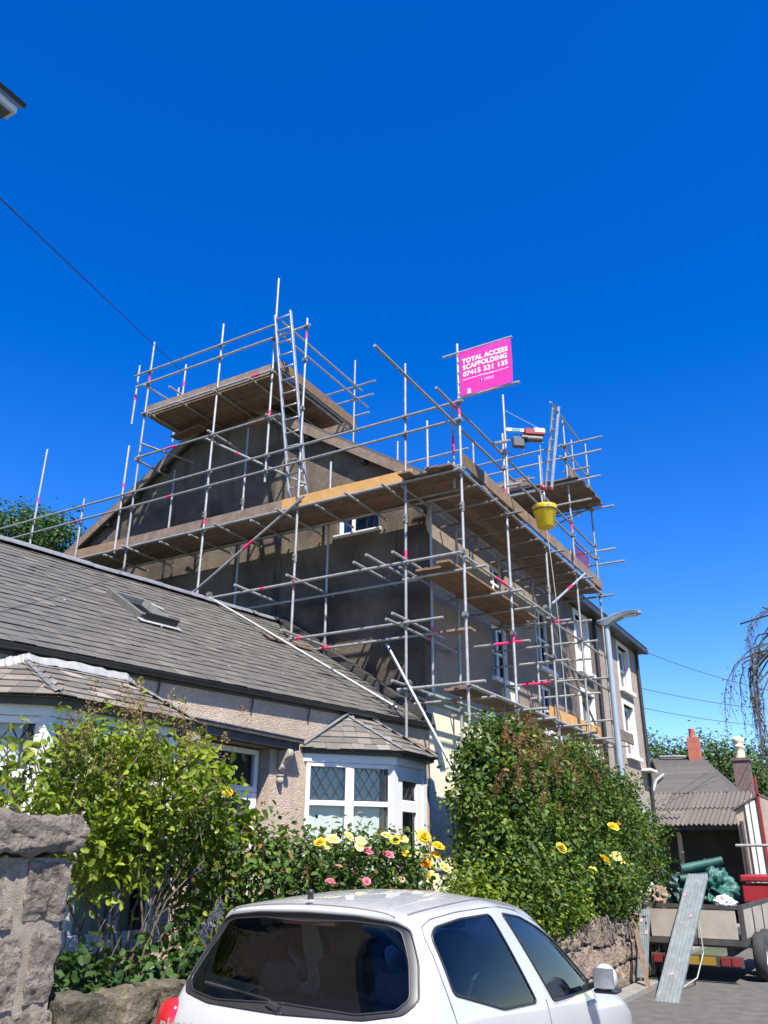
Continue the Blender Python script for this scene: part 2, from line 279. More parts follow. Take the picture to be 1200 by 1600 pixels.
class MB:
    def __init__(s): s.v = []; s.f = []
    def add(s, v, f):
        b = len(s.v); s.v += [tuple(x) for x in v]; s.f += [tuple(b+i for i in q) for q in f]; return s
    def box(s, a, b):
        x0, y0, z0 = (min(a[i], b[i]) for i in range(3)); x1, y1, z1 = (max(a[i], b[i]) for i in range(3))
        return s.add([(x0,y0,z0),(x1,y0,z0),(x1,y1,z0),(x0,y1,z0),(x0,y0,z1),(x1,y0,z1),(x1,y1,z1),(x0,y1,z1)],
                     [(0,3,2,1),(4,5,6,7),(0,1,5,4),(1,2,6,5),(2,3,7,6),(3,0,4,7)])
    def obox(s, o, u, v, w):                     # corner + three edge vectors
        o, u, v, w = Vector(o), Vector(u), Vector(v), Vector(w)
        p = [o, o+u, o+u+v, o+v, o+w, o+u+w, o+u+v+w, o+v+w]
        return s.add(p, [(0,3,2,1),(4,5,6,7),(0,1,5,4),(1,2,6,5),(2,3,7,6),(3,0,4,7)])
    def tube(s, p, q, r, n=10, r2=None, cap=True):
        p, q = Vector(p), Vector(q); d = (q-p).normalized(); a = d.orthogonal().normalized(); b = d.cross(a); r2 = r if r2 is None else r2
        v = []
        for c, rr in ((p, r), (q, r2)):
            for i in range(n):
                t = 2*math.pi*i/n; v.append(c+(a*math.cos(t)+b*math.sin(t))*rr)
        f = [(i, (i+1) % n, n+(i+1) % n, n+i) for i in range(n)]
        if cap: f += [tuple(range(n-1, -1, -1)), tuple(range(n, 2*n))]
        return s.add(v, f)
    def path(s, pts, r, n=6):
        pts = [Vector(p) for p in pts]; N = len(pts); rr = r if isinstance(r, list) else [r]*N; v = []
        T = [((pts[min(i+1, N-1)]-pts[max(i-1, 0)]).normalized() if (pts[min(i+1, N-1)]-pts[max(i-1, 0)]).length > 1e-9 else Vector((0, 0, 1))) for i in range(N)]
        a = T[0].orthogonal().normalized()
        for i in range(N):
            a = a-T[i]*a.dot(T[i]); a = a.normalized() if a.length > 1e-6 else T[i].orthogonal().normalized(); b = T[i].cross(a)
            for j in range(n): t = 2*math.pi*j/n; v.append(pts[i]+(a*math.cos(t)+b*math.sin(t))*rr[i])
        f = [(i*n+j, i*n+(j+1) % n, (i+1)*n+(j+1) % n, (i+1)*n+j) for i in range(N-1) for j in range(n)]+[tuple(range(n-1, -1, -1)), tuple(range((N-1)*n, N*n))]
        return s.add(v, f)
    def prism(s, poly, ext):
        n = len(poly); e = Vector(ext); v = [Vector(p) for p in poly]; v += [p+e for p in v]
        f = [tuple(range(n-1, -1, -1)), tuple(range(n, 2*n))]+[(i, (i+1) % n, n+(i+1) % n, n+i) for i in range(n)]
        return s.add(v, f)
    def lathe(s, c, prof, n=20, axis='z'):
        c = Vector(c); v = []
        for r, h in prof:
            for i in range(n):
                t = 2*math.pi*i/n; a, b = r*math.cos(t), r*math.sin(t)
                v.append(c+(Vector((a, b, h)) if axis == 'z' else Vector((a, h, b)) if axis == 'y' else Vector((h, a, b))))
        f = [(k*n+i, k*n+(i+1) % n, (k+1)*n+(i+1) % n, (k+1)*n+i) for k in range(len(prof)-1) for i in range(n)]
        return s.add(v, f)
    def mesh(s, name, smooth=False, fix=True):
        me = bpy.data.meshes.new(name); me.from_pydata(s.v, [], s.f); me.update()
        if fix:
            bm = bmesh.new(); bm.from_mesh(me); bmesh.ops.recalc_face_normals(bm, faces=bm.faces); bm.to_mesh(me); bm.free()
        if smooth:
            for p in me.polygons: p.use_smooth = True
        return me
    def build(s, name, mat, parent=None, smooth=False, mw=None, kind=None, bevel=0, angle=None):
        me = s.mesh(name, smooth)
        if bevel:
            bm = bmesh.new(); bm.from_mesh(me); bmesh.ops.bevel(bm, geom=list(bm.edges), offset=bevel, segments=1, affect='EDGES', clamp_overlap=True); bm.to_mesh(me); bm.free()
        if smooth and angle:
            try: me.set_sharp_from_angle(angle=R(angle))
            except Exception: pass
        return link(name, me, mat, parent, mw, kind)
def holed(name, o, u, v, nrm, W, H, holes, mat, parent, depth=0.16, kind=None, thick=None):
    """flat wall sheet W x H from corner o along u, v (outward normal nrm) with rectangular openings and reveals"""
    o, u, v, nrm = Vector(o), Vector(u), Vector(v), Vector(nrm); m = MB()
    us = sorted({0, W, *[h[0] for h in holes], *[h[1] for h in holes]}); vs = sorted({0, H, *[h[2] for h in holes], *[h[3] for h in holes]})
    for i in range(len(us)-1):
        for j in range(len(vs)-1):
            cu, cv = (us[i]+us[i+1])/2, (vs[j]+vs[j+1])/2
            if any(h[0] < cu < h[1] and h[2] < cv < h[3] for h in holes): continue
            m.add([o+u*us[i]+v*vs[j], o+u*us[i+1]+v*vs[j], o+u*us[i+1]+v*vs[j+1], o+u*us[i]+v*vs[j+1]], [(0, 1, 2, 3)])
    for a, b, c, d in holes:
        q = [o+u*a+v*c, o+u*b+v*c, o+u*b+v*d, o+u*a+v*d]; q2 = [p-nrm*depth for p in q]
        for i in range(4): m.add([q[i], q[(i+1) % 4], q2[(i+1) % 4], q2[i]], [(0, 1, 2, 3)])
    return m.build(name, mat, parent, kind=kind)

# ------------------------------------------------------------------ ground
g = MB(); g.add([(-400, -400, -0.008), (900, -400, -0.008), (900, 500, -0.008), (-400, 500, -0.008)], [(0, 1, 2, 3)])
tag(g.build('ground', M['field']), 'rough green ground far beyond the street', kind='structure')
g = MB(); g.add([(-30, -4.5, 0), (60, -4.5, 0), (60, 3.35, 0), (-30, 3.35, 0)], [(0, 1, 2, 3)])
tag(g.build('road', M['asphalt']), 'grey tarmac side road the trailer stands on', kind='structure')
g = MB(); g.box((-30, 3.35, -0.05), (13.6, 3.62, 0.06)); g.box((13.6, 3.9, -0.05), (27, 6.0, 0.05))
tag(g.build('pavement', M['pave']), 'narrow paved strip along the garden wall', kind='structure')
g = MB(); g.box((2.4, 3.98, -0.05), (16.2, 6.12, 0.35))
tag(g.build('garden_ground', M['earth']), 'dark garden soil behind the stone wall', kind='structure')

# ================================================================== windows
def window(parent, o, u, v, n, W, H, mull=(), trans=(), fr=0.07, mat='white', leaded=None, curtain=False, room=True, came='came', inset=0.10, name='window'):
    """framed window: o = lower-left corner of the opening on the wall face, u right, v up, n outward"""
    o, u, v, n = Vector(o)-Vector(n)*inset, Vector(u).normalized(), Vector(v), Vector(n).normalized()
    m = MB(); D = -n*0.07
    def bar(a, b, c, d): m.obox(o+u*a+v*c, u*(b-a), v*(d-c), D)
    bar(0, W, 0, fr); bar(0, W, H-fr, H); bar(0, fr, fr, H-fr); bar(W-fr, W, fr, H-fr)
    for x, w in mull: bar(x-w/2, x+w/2, fr, H-fr)
    xs = [fr]+[t for x, w in mull for t in (x-w/2, x+w/2)]+[W-fr]
    for i in range(0, len(xs), 2):
        for z, w in trans: bar(xs[i], xs[i+1], z-w/2, z+w/2)
    f = m.build(name, M[mat], parent, bevel=0.006)
    zs = [fr]+[t for z, w in trans for t in (z-w/2, z+w/2)]+[H-fr]
    for i in range(0, len(xs), 2):
        for j in range(0, len(zs), 2):
            p = MB(); a, b, c, d = xs[i], xs[i+1], zs[j], zs[j+1]
            q = o-n*0.035; p.add([q+u*a+v*c, q+u*b+v*c, q+u*b+v*d, q+u*a+v*d], [(0, 1, 2, 3)])
            p.build('pane', M['glass'], f)
            if leaded and c >= leaded:
                k = MB(); q = o-n*0.028; st = 0.125; hh = (d-c); sl = 0.62       # diamond cames
                def clip(x0, z0, x1, z1):
                    t0, t1 = 0, 1; dx, dz = x1-x0, z1-z0
                    for P, Q in ((-dx, x0-a), (dx, b-x0), (-dz, z0-c), (dz, d-z0)):
                        if abs(P) < 1e-9:
                            if Q < 0: return None
                        else:
                            t = Q/P
                            if P < 0: t0 = max(t0, t)
                            else: t1 = min(t1, t)
                    return None if t0 >= t1 else ((x0+dx*t0, z0+dz*t0), (x0+dx*t1, z0+dz*t1))
                s0 = a-hh*sl-st
                while s0 < b+hh*sl+st:
                    for sg in (1, -1):
                        r = clip(s0, c, s0+sg*hh*sl, d)
                        if r: k.tube(q+u*r[0][0]+v*r[0][1], q+u*r[1][0]+v*r[1][1], 0.005, 4)
                    s0 += st
                if k.v: k.build('lead_came', M[came], f)
    if curtain:
        k = MB(); NX = max(20, int(W/0.018)); q = o-n*0.085; vv, ff = [], []
        for i in range(NX+1):
            t = i/NX; off = 0.007*math.sin(t*W*46+1.7*math.sin(t*9))+0.004*math.sin(t*W*17)
            for zz in (0.02, H-0.02): vv.append(q+u*(t*W)+v*zz-n*off)
        for i in range(NX): ff.append((2*i, 2*i+2, 2*i+3, 2*i+1))
        k.add(vv, ff); k.build('curtain', M['curtain'], f, smooth=True)
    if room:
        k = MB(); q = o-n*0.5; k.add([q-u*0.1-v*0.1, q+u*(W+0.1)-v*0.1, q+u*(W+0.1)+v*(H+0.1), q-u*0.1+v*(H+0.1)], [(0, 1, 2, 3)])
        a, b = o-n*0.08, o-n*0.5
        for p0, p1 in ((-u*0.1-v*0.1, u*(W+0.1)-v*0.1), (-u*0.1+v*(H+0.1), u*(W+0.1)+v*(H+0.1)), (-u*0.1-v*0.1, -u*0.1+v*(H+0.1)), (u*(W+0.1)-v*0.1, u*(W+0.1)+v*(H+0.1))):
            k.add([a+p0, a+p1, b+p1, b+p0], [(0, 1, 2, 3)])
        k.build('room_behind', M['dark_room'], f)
    return f

# slate meshes shared by all separate slates
def slate_mesh(name, w, h, chip):
    t = 0.0065; m = MB(); c = chip
    p = [(-w/2, 0, 0), (-w/2+c*w, -0.012*c*8, 0), (w/2-c*w*0.6, 0.004, 0), (w/2, 0.012*c*6, 0), (w/2, h, 0), (-w/2, h, 0)]
    m.prism(p, (0, 0, t)); return m.mesh(name)
SL = [slate_mesh('slate', 1.0, 1.0, c) for c in (0.02, 0.12, 0.2)]
def slates(P, nu_of_row, rows, parent, mats, limit, lap=1.5, jit=0.006):
    """lay slates on surface P(s,t) (s along the eave 0..1, t up the slope 0..1); P returns a Vector. Nearest `limit` become parts, the rest one part."""
    items = []
    for r in range(rows):
        t = r/rows; n, s0, s1 = nu_of_row(r)
        if n <= 0: continue
        off = 0.5 if r % 2 else 0.0
        for i in range(-1, n+1):
            a = s0+(s1-s0)*(i+off)/n; b = s0+(s1-s0)*(i+1+off)/n; a = max(a, s0); b = min(b, s1)
            if b-a < (s1-s0)*0.15/n: continue
            cm_ = (a+b)/2; p0, p1 = P(a, t), P(b, t); pm = P(cm_, t); pu = P(cm_, min(1, t+1.0/rows)) if t+1.0/rows <= 1 else pm+(pm-P(cm_, t-1.0/rows))
            u = (p1-p0); w = u.length*0.985; u.normalize(); vv = (pu-pm); hrow = vv.length; vv.normalize(); nn = u.cross(vv).normalized()
            if nn.z < 0: nn = -nn
            vv = nn.cross(u).normalized()
            h = hrow*lap
            lift = 0.016+random.uniform(0, jit); tilt = -0.013/h
            vv2 = (vv+nn*tilt).normalized(); n2 = u.cross(vv2)
            rot = random.gauss(0, 0.012); u2 = u*math.cos(rot)+vv2*math.sin(rot); v3 = n2.cross(u2)
            mw = Matrix(((u2.x*w, v3.x*h, n2.x, 0), (u2.y*w, v3.y*h, n2.y, 0), (u2.z*w, v3.z*h, n2.z, 0), (0, 0, 0, 1)))
            mw.translation = pm+nn*lift-vv*(random.uniform(0, 0.016) if random.random() > .02 else random.uniform(.03, .06))
            items.append(((pm-Vector((0, 0, 1.65))).length, mw, random.choice(SL), random.random()))
    items.sort(key=lambda x: x[0])
    def pick(k): return mats[0] if len(mats) == 1 or k < 0.72 else mats[1]
    for d, mw, me, k in items[:limit]: link('slate', me, pick(k), parent, mw)
    if items[limit:]:
        m = MB()
        for d, mw, me, k in items[limit:]: m.add([mw @ v.co for v in me.vertices], [tuple(p.vertices) for p in me.polygons])
        me = bpy.data.meshes.new('slate_courses'); me.from_pydata(m.v, [], m.f); me.update()
        link('slate_courses', me, mats[0], parent, kind='stuff')

# ================================================================== bungalow
XB0, XB1, YW = 3.2, 11.72, 6.03
bung = thing('bungalow', (7.4, 6.1, 0), 'low pebbledashed bungalow with slate roof and two leaded bay windows', 'house')
def ez(x): return 3.25+0.043*(x-4.09)
def rz(x): return 5.25+0.055*(x-5.88)
DX0, DX1, DZ = 6.62, 7.75, 2.80
hw = ez(7.4)-0.05
m = MB()   # front wall with recessed porch
for a, b, z0 in ((XB0, DX0, 0), (DX0, DX1, DZ), (DX1, XB1, 0)):
    m.add([(a, YW, z0), (b, YW, z0), (b, YW, ez(b)+0.02), (a, YW, ez(a)+0.02)], [(0, 1, 2, 3)])
YP = 6.17
m.add([(DX0, YW, 0), (DX0, YW, DZ), (DX0, YP+.1, DZ), (DX0, YP+.1, 0)], [(0, 1, 2, 3)])
m.add([(DX1, YW, 0), (DX1, YP+.1, 0), (DX1, YP+.1, DZ), (DX1, YW, DZ)], [(0, 1, 2, 3)])
m.add([(DX0, YW, DZ), (DX1, YW, DZ), (DX1, YP+.1, DZ), (DX0, YP+.1, DZ)], [(0, 1, 2, 3)])
m.add([(XB0, YW, 0), (XB0, YW, ez(XB0)), (XB0, 9, rz(XB0)), (XB0, 11.9, 3.3), (XB0, 11.9, 0)], [(0, 1, 2, 3, 4)])
m.add([(XB0, 11.9, 0), (XB1, 11.9, 0), (XB1, 11.9, 3.4), (XB0, 11.9, 3.3)], [(0, 1, 2, 3)])
m.build('wall', M['dash_pink'], bung)
roof = MB()
def rp(x, t): return Vector((x, 6.0+3.0*t, ez(x)*(1-t)+rz(x)*t))
NX = 12
for i in range(NX):
    a, b = XB0+(XB1-XB0)*i/NX, XB0+(XB1-XB0)*(i+1)/NX
    roof.add([rp(a, 0), rp(b, 0), rp(b, 1), rp(a, 1)], [(0, 1, 2, 3)])
    roof.add([rp(a, 1), rp(b, 1), (b, 12.1, ez(b)-0.1), (a, 12.1, ez(a)-0.1)], [(0, 1, 2, 3)])
    roof.add([rp(a, 0), rp(b, 0), rp(b, 0)+Vector((0, 0.02, -0.07)), rp(a, 0)+Vector((0, 0.02, -0.07))], [(0, 1, 2, 3)])
roof = roof.build('roof', M['slate'], bung)
# slates on the front slope
slates(lambda s, t: rp(4.0+(XB1-0.02-4.0)*s, t), lambda r: (36, 0, 1), 24, roof, [M['slate']], 300)
for i in range(19):                                   # ridge tiles
    a = XB0+(XB1-XB0)*i/19; b = XB0+(XB1-XB0)*(i+1)/19
    k = MB(); va = []; dz = random.uniform(-0.01, 0.012)
    for j in range(9):
        t = math.pi*j/8; yy, zz = 0.13*math.cos(t), 0.085*math.sin(t)-0.035
        va += [(a+0.008, 9+yy, rz(a)+zz+0.03+dz), (b-0.008+0.02, 9+yy*1.04, rz(b)+zz*1.06+0.03+dz)]
    k.add(va, [(2*j, 2*j+1, 2*j+3, 2*j+2) for j in range(8)]); k.build('ridge_tile', M['ridge'], roof, smooth=True)
# half round gutter, fascia
k = MB(); vv, ff = [], []
for i in range(13):
    x = XB0+(XB1-XB0)*i/12
    for j in range(7):
        t = math.pi*(1+j/6); vv.append((x, 5.965+0.05*math.cos(t), ez(x)-0.012+0.05*math.sin(t)))
for i in range(12):
    for j in range(6): ff.append((i*7+j, i*7+j+1, (i+1)*7+j+1, (i+1)*7+j))
k.add(vv, ff); k.build('gutter', M['black_gutter'], bung, smooth=True)
k = MB()
for i in range(6):
    a, b = XB0+(XB1-XB0)*i/6, XB0+(XB1-XB0)*(i+1)/6
    k.add([(a, 6.015, ez(a)-0.09), (b, 6.015, ez(b)-0.09), (b, 6.015, ez(b)-0.0), (a, 6.015, ez(a)-0.0), (a, 6.035, ez(a)-0.09), (b, 6.035, ez(b)-0.09)], [(0, 1, 2, 3), (0, 4, 5, 1)])
k.build('fascia', M['dark_timber'], bung)
for x in (5.9, 7.35, 8.45):
    k = MB(); k.tube((x, 6.0, ez(x)-0.08), (x, 6.02, ez(x)-0.26), 0.010, 6); k.build('gutter_bracket', M['black_gutter'], bung)
# skylight, hinged open frame
def roofpt(x, t, h=0.0):
    d = (rp(x, 1)-rp(x, 0)).normalized(); n = Vector((1, 0, 0)).cross(d); return rp(x, t)+n*h
sx0, sx1, st0, st1 = 6.74, 7.33, 0.445, 0.655
sk = MB()
def sbar(a, b, c, d, h0, h1):
    q = [roofpt(a, c, h0), roofpt(b, c, h0), roofpt(b, d, h0), roofpt(a, d, h0), roofpt(a, c, h1), roofpt(b, c, h1), roofpt(b, d, h1), roofpt(a, d, h1)]
    sk.add(q, [(0, 3, 2, 1), (4, 5, 6, 7), (0, 1, 5, 4), (1, 2, 6, 5), (2, 3, 7, 6), (3, 0, 4, 7)])
sbar(sx0, sx1, st0, st0+0.02, 0.0, 0.10); sbar(sx0, sx1, st1-0.02, st1, 0, 0.10); sbar(sx0, sx0+0.07, st0+.02, st1-.02, 0, 0.10); sbar(sx1-0.05, sx1, st0+.02, st1-.02, 0, 0.10)
skl = sk.build('skylight', M['lead_dark'], bung)
k = MB(); k.obox(roofpt(sx0+.04, st0-.004, .03), roofpt(sx1, st0-.004, .03)-roofpt(sx0+.04, st0-.004, .03), roofpt(sx0, st0, .11)-roofpt(sx0, st0, .0), (0, -.012, -.012)); k.build('lower_bar', M['black'], skl)
k = MB(); k.add([roofpt(sx0+.07, st0+.02, .06), roofpt(sx1-.05, st0+.02, .06), roofpt(sx1-.05, st1-.02, .06), roofpt(sx0+.07, st1-.02, .06)], [(0, 1, 2, 3)]); k.build('pane', M['glass'], skl)
k = MB(); k.add([roofpt(sx0-.05, st0-.03, .045), roofpt(sx1+.05, st0-.03, .045), roofpt(sx1+.05, st0, .05), roofpt(sx0-.05, st0, .05)], [(0, 1, 2, 3)]); k.build('flashing', M['lead_white'], skl)
k = MB(); k.add([roofpt(7.50, 0.655, .045), roofpt(7.66, 0.625, .045), roofpt(7.68, 0.645, .047), roofpt(7.55, 0.68, .047)], [(0, 1, 2, 3)]); k.build('repair_patch', M['lead_white'], roof)
# raised abutment against the tall gable
k = MB(); q = [roofpt(11.50, 0.0, 0.03), roofpt(11.72, 0.0, 0.03), roofpt(11.72, 1, 0.03), roofpt(11.50, 1, 0.03)]
k.add(q+[p+Vector((0, 0, 0.12)) for p in q], [(0, 3, 2, 1), (4, 5, 6, 7), (0, 1, 5, 4), (1, 2, 6, 5), (2, 3, 7, 6), (3, 0, 4, 7)]); k.build('verge_coping', M['dark_timber'], roof)
k = MB(); k.obox(roofpt(9.9, 0.62, 0.05), (1.15, 0, 0.05), (roofpt(9.9, 0.68)-roofpt(9.9, 0.62)), (0, 0, 0.02)); k.build('loose_plank', M['board_old'], roof)
for i in range(16):
    k = MB(); x, t = random.uniform(5.0, 11.2), random.uniform(0.06, 0.8); s_ = random.uniform(0.007, 0.014); k.add([roofpt(x+a*s_, t+b*s_/3.6, 0.047+0.012*(abs(a)+abs(b) < 0.1)) for a, b in ((-1, 0), (0, -1), (1.2, 0), (0, 1), (0, 0))], [(0, 1, 4), (1, 2, 4), (2, 3, 4), (3, 0, 4)])
    k.build('mortar_crumb', M['lead_white'], roof)

def bay(name, label, xa, xb, d, f0, f1, zs, zh, ze, apex, mats, rows, left_mull, front_kw, rim):
    """canted bay: xa..xb on the wall, f0..f1 its front face at YW-d"""
    b = MB(); yf = YW-d
    pts = [(xa, YW), (f0, yf), (f1, yf), (xb, YW)]
    bo = bung
    for (x0, y0), (x1, y1) in zip(pts[:-1], pts[1:]):
        b.add([(x0, y0, 0), (x1, y1, 0), (x1, y1, zs), (x0, y0, zs)], [(0, 1, 2, 3)])
    b.build('bay_wall', M['dash_pink'], bo)
    # sill, fascia
    def ring(off, z0, z1, nm, mt, close=True):
        c = [(xa-off*0.4, YW), (f0-off*0.41, yf-off), (f1+off*0.41, yf-off), (xb+off*0.4, YW)]
        k = MB(); n = len(c); v = [(x, y, z0) for x, y in c]+[(x, y, z1) for x, y in c]
        f = [(i, i+1, n+i+1, n+i) for i in range(n-1)]+[(3, 2, 1, 0), (4, 5, 6, 7)]
        k.add(v, f); return k.build(nm, mt, bo)
    ring(0.09, zs-0.06, zs, 'bay_sill', M['white_sill'])
    ring(0.035, zh, ze-0.02, 'bay_fascia', M['white'])
    ring(0.13, ze-0.045, ze, 'bay_gutter', M['dark_timber'])
    # corner posts
    for x, y in pts[1:3]:
        k = MB(); k.box((x-0.05, y-0.02, zs), (x+0.05, y+0.07, zh)); k.build('bay_corner_post', M['white'], bo)
    # windows on each face
    for i, ((x0, y0), (x1, y1)) in enumerate(zip(pts[:-1], pts[1:])):
        u = Vector((x1-x0, y1-y0, 0)); L = u.length; u.normalize(); n = Vector((u.y, -u.x, 0))
        o = Vector((x0, y0, zs))+u*0.03; W = L-0.06; H = zh-zs
        if i == 1: window(bo, o, u, (0, 0, 1), n, W, H, inset=0.0, curtain=True, **front_kw)
        else: window(bo, o, u, (0, 0, 1), n, W, H, mull=[(W/2, 0.11)] if left_mull else [], trans=[(H*0.735, 0.06)], leaded=H*0.6, curtain=True, inset=0.0, fr=0.055, came='came')
    # hipped slate roof
    ov = 0.17; e = [Vector((xa-ov*0.6, YW-0.005, ze)), Vector((f0-ov*0.5, yf-ov, ze)), Vector((f1+ov*0.5, yf-ov, ze)), Vector((xb+ov*0.6, YW-0.005, ze))]
    a0, a1 = Vector(apex[0]), Vector(apex[1])
    faces = [(e[0], e[1], a0, a0), (e[1], e[2], a1, a0), (e[2], e[3], a1, a1)]
    k = MB()
    for p, q, r_, s_ in faces: k.add([p, q, r_, s_], [(0, 1, 2, 3)] if r_ != s_ else [(0, 1, 2)])
    k.add([e[0], e[1], e[2], e[3]], [(0, 1, 2, 3)])
    rf = k.build('bay_roof', M['slate_bay'], bo); rf['label'] = label
    for p, q, r_, s_ in faces:
        L0 = (q-p).length; L1 = (r_-s_).length
        def P(s, t, p=p, q=q, r_=r_, s_=s_): return (p*(1-s)+q*s)*(1-t)+(s_*(1-s)+r_*s)*t
        def nr(r, L0=L0, L1=L1):
            t = r/rows; w = L0*(1-t)+L1*t; return (max(1, round(w/0.17)), 0, 1)
        slates(P, nr, rows, rf, mats, 140, lap=1.25)
    for h0, h1 in ((e[1], a0), (e[2], a1)):
        k = MB(); up_ = Vector((0, 0, 0.035)); d_ = (h1-h0).normalized(); sd_ = d_.cross(Vector((0, 0, 1))).normalized()*0.03
        nseg = rows
        for i in range(nseg):
            p, q = h0+(h1-h0)*(i/nseg)+up_, h0+(h1-h0)*((i+1)/nseg)+up_*0.85
            k.add([p-sd_, q-sd_, q+up_*0.5, p+up_*0.5, p+sd_, q+sd_], [(0, 1, 2, 3), (3, 2, 5, 4)])
        k.build('hip_flashing', M['lead'], rf)
    k = MB(); w = 0.045
    rimpts = [e[0]+Vector((0.03, -0.03, 0.05)), a0+Vector((0, -0.05, 0.06)), a1+Vector((0, -0.05, 0.06)), e[3]+Vector((-0.03, -0.03, 0.05))]
    if rim:
        seq = [a0+(e[0]-a0)*0.25, a0, a1, a1+(e[3]-a1)*0.22]; nn = 14; top, bot = [], []
        for i in range(len(seq)-1):
            for j in range(nn):
                t = j/nn; p = seq[i]*(1-t)+seq[i+1]*t
                top.append(p+Vector((0, 0.0, 0.055+random.uniform(-.006, .008)))); bot.append(p+Vector((random.uniform(-.03, .03), -0.11+random.uniform(-.02, .02), -0.02)))
        mid = [(a+b)/2+Vector((0, -0.02, 0.035+random.uniform(-.012, .012))) for a, b in zip(top, bot)]
        N = len(top); k.add(top+mid+bot, [(i, i+1, N+i+1, N+i) for i in range(N-1)]+[(N+i, N+i+1, 2*N+i+1, 2*N+i) for i in range(N-1)])
        k.build('lead_apron', M['lead_white'], rf, smooth=True)
    else:
        k.path(rimpts, 0.02, 6); k.build('lead_apron', M['lead'], rf)
    return bo
bayL = bay('bay_window', 'bay roof with white lead apron', 3.35, 6.15, 0.75, 4.12, 5.40, 1.06, 2.60, 2.72,
    ((4.35, 6.01, 3.14), (5.40, 6.01, 3.17)), [M['slate_bay'], M['slate_warm']], 6, False,
    dict(mull=[(0.42, 0.07), (0.85, 0.07)], trans=[(1.13, 0.06)], leaded=1.0, fr=0.06), True)
bayR = bay('bay_window', 'small bay roof of grey brown slates', 8.42, 10.85, 0.76, 9.29, 10.06, 0.95, 2.72, 2.86,
    ((9.3, 6.01, 3.36), (9.95, 6.01, 3.39)), [M['slate_bay'], M['slate_bay']], 6, True,
    dict(trans=[(1.30, 0.14)], leaded=1.1, fr=0.17), False)
k = MB(); k.obox((9.98, 5.93, 3.33), (0.62, -0.6, -0.36), (0.05, 0.06, 0.0), (0, 0, 0.035)); k.build('batten', M['board_tan'], bung)
# porch: hood, corbels, door
k = MB(); k.box((6.16, 5.88, 2.80), (8.10, YW-.002, 2.88)); k.box((6.12, 5.84, 2.88), (8.14, YW-.003, 2.925)); k.build('porch_hood', M['dark_timber'], bung)
k = MB(); k.box((6.11, 5.83, 2.925), (8.15, YW-.004, 2.934)); k.build('hood_flashing', M['lead'], bung)
for x in (7.92, 6.35):
    k = MB()
    prof = [(0, 0.0), (-0.20, 0.0), (-0.215, -0.06), (-0.20, -0.11), (-0.13, -0.15), (-0.09, -0.21), (-0.10, -0.25), (-0.06, -0.29), (0, -0.30)]
    k.prism([(x-0.04, YW-.002+a*.85, 2.798+b*.8) for a, b in prof], (0.08, 0, 0)); k.build('corbel', M['carved'], bung, bevel=0.012)
    k = MB(); k.lathe((x, YW-.03, 2.42), [(0.012, 0.0), (0.04, 0.015), (0.043, 0.06), (0.032, 0.08), (0.046, 0.087), (0.046, 0.10), (0.0, 0.107)], 10); k.build('corbel_drop', M['carved'], bung, smooth=True)
k = MB(); k.box((DX0-.02, YP+.09, 0), (DX1+.02, YP+.11, DZ)); k.build('porch_back', M['dark_room'], bung)
window(bung, (DX0+.02, YP, 2.32), (1, 0, 0), (0, 0, 1), (0, -1, 0), DX1-DX0-.04, 0.46, fr=0.06, inset=0.0, room=False, name='fanlight')
k = MB(); k.box((DX0+.02, YP, 0.3), (DX0+.1, YP+.07, 2.318)); k.box((DX1-.12, YP, 0.3), (DX1-.02, YP+.07, 2.318)); k.box((DX0+.1, YP+.001, 2.23), (DX1-.12, YP+.07, 2.317)); dfr = k.build('door_frame', M['white'], bung, bevel=0.006)
k = MB(); k.box((DX0+.1, YP+.03, 0.3), (DX1-.12, YP+.075, 2.23)); dr = k.build('door', M['black'], bung)
for z0, z1 in ((0.5, 1.1), (1.25, 2.1)):
    for x0, x1 in ((DX0+.2, DX0+.5), (DX0+.6, DX1-.22)):
        k = MB(); k.box((x0, YP+.018, z0), (x1, YP+.029, z1)); k.build('door_panel', M['grey_plastic'], dr, bevel=0.005)

# ================================================================== tall house being scaffolded
def house_window(parent, x0, x1, z0, z1, y=6.1, mull=True):
    f = window(parent, (x0, y, z0), (1, 0, 0), (0, 0, 1), (0, -1, 0), x1-x0, z1-z0, mull=[((x1-x0)/2, 0.06)] if mull else [], trans=[((z1-z0)*0.5, 0.06)], fr=0.08, inset=0.10)
    k = MB(); k.box((x0-0.08, y-0.09, z0-0.09), (x1+0.08, y+0.02, z0-0.003)); k.build('window_sill', M['white_sill'], f)
    return f
def surround(parent, x0, x1, z0, z1, w=0.13, y=6.1):
    k = MB(); k.box((x0-w, y-0.025, z0), (x0, y+0.1, z1)); k.box((x1, y-0.025, z0), (x1+w, y+0.1, z1)); k.box((x0-w, y-0.025, z1), (x1+w, y+0.1, z1+w))
    return k.build('window_surround', M['white_sill'], parent)
XA0, XA1 = 11.75, 18.6
tall = thing('tall_house', (15, 6.1, 0), 'tall rendered end house with dark gable wall wrapped in scaffolding', 'house')
wins = [(14.55, 15.55, 4.85, 5.95), (14.6, 15.4, 6.45, 7.22), (17.15, 18.05, 5.55, 6.95), (17.15, 18.05, 4.15, 5.2), (12.6, 13.3, 0.9, 2.4)]
holed('wall', (XA0, 6.1, 4.05), (1, 0, 0), (0, 0, 1), (0, -1, 0), XA1-XA0, 3.80, [(a-XA0, b-XA0, c-4.05, d-4.05) for a, b, c, d in wins if c > 4.05], M['dash_front'], tall, 0.12)
holed('shopfront_wall', (XA0, 6.095, 0), (1, 0, 0), (0, 0, 1), (0, -1, 0), XA1-XA0, 4.05, [(wins[4][0]-XA0, wins[4][1]-XA0, 0.9, 2.4)], M['cream'], tall, 0.12)
for w in wins: house_window(tall, *w)
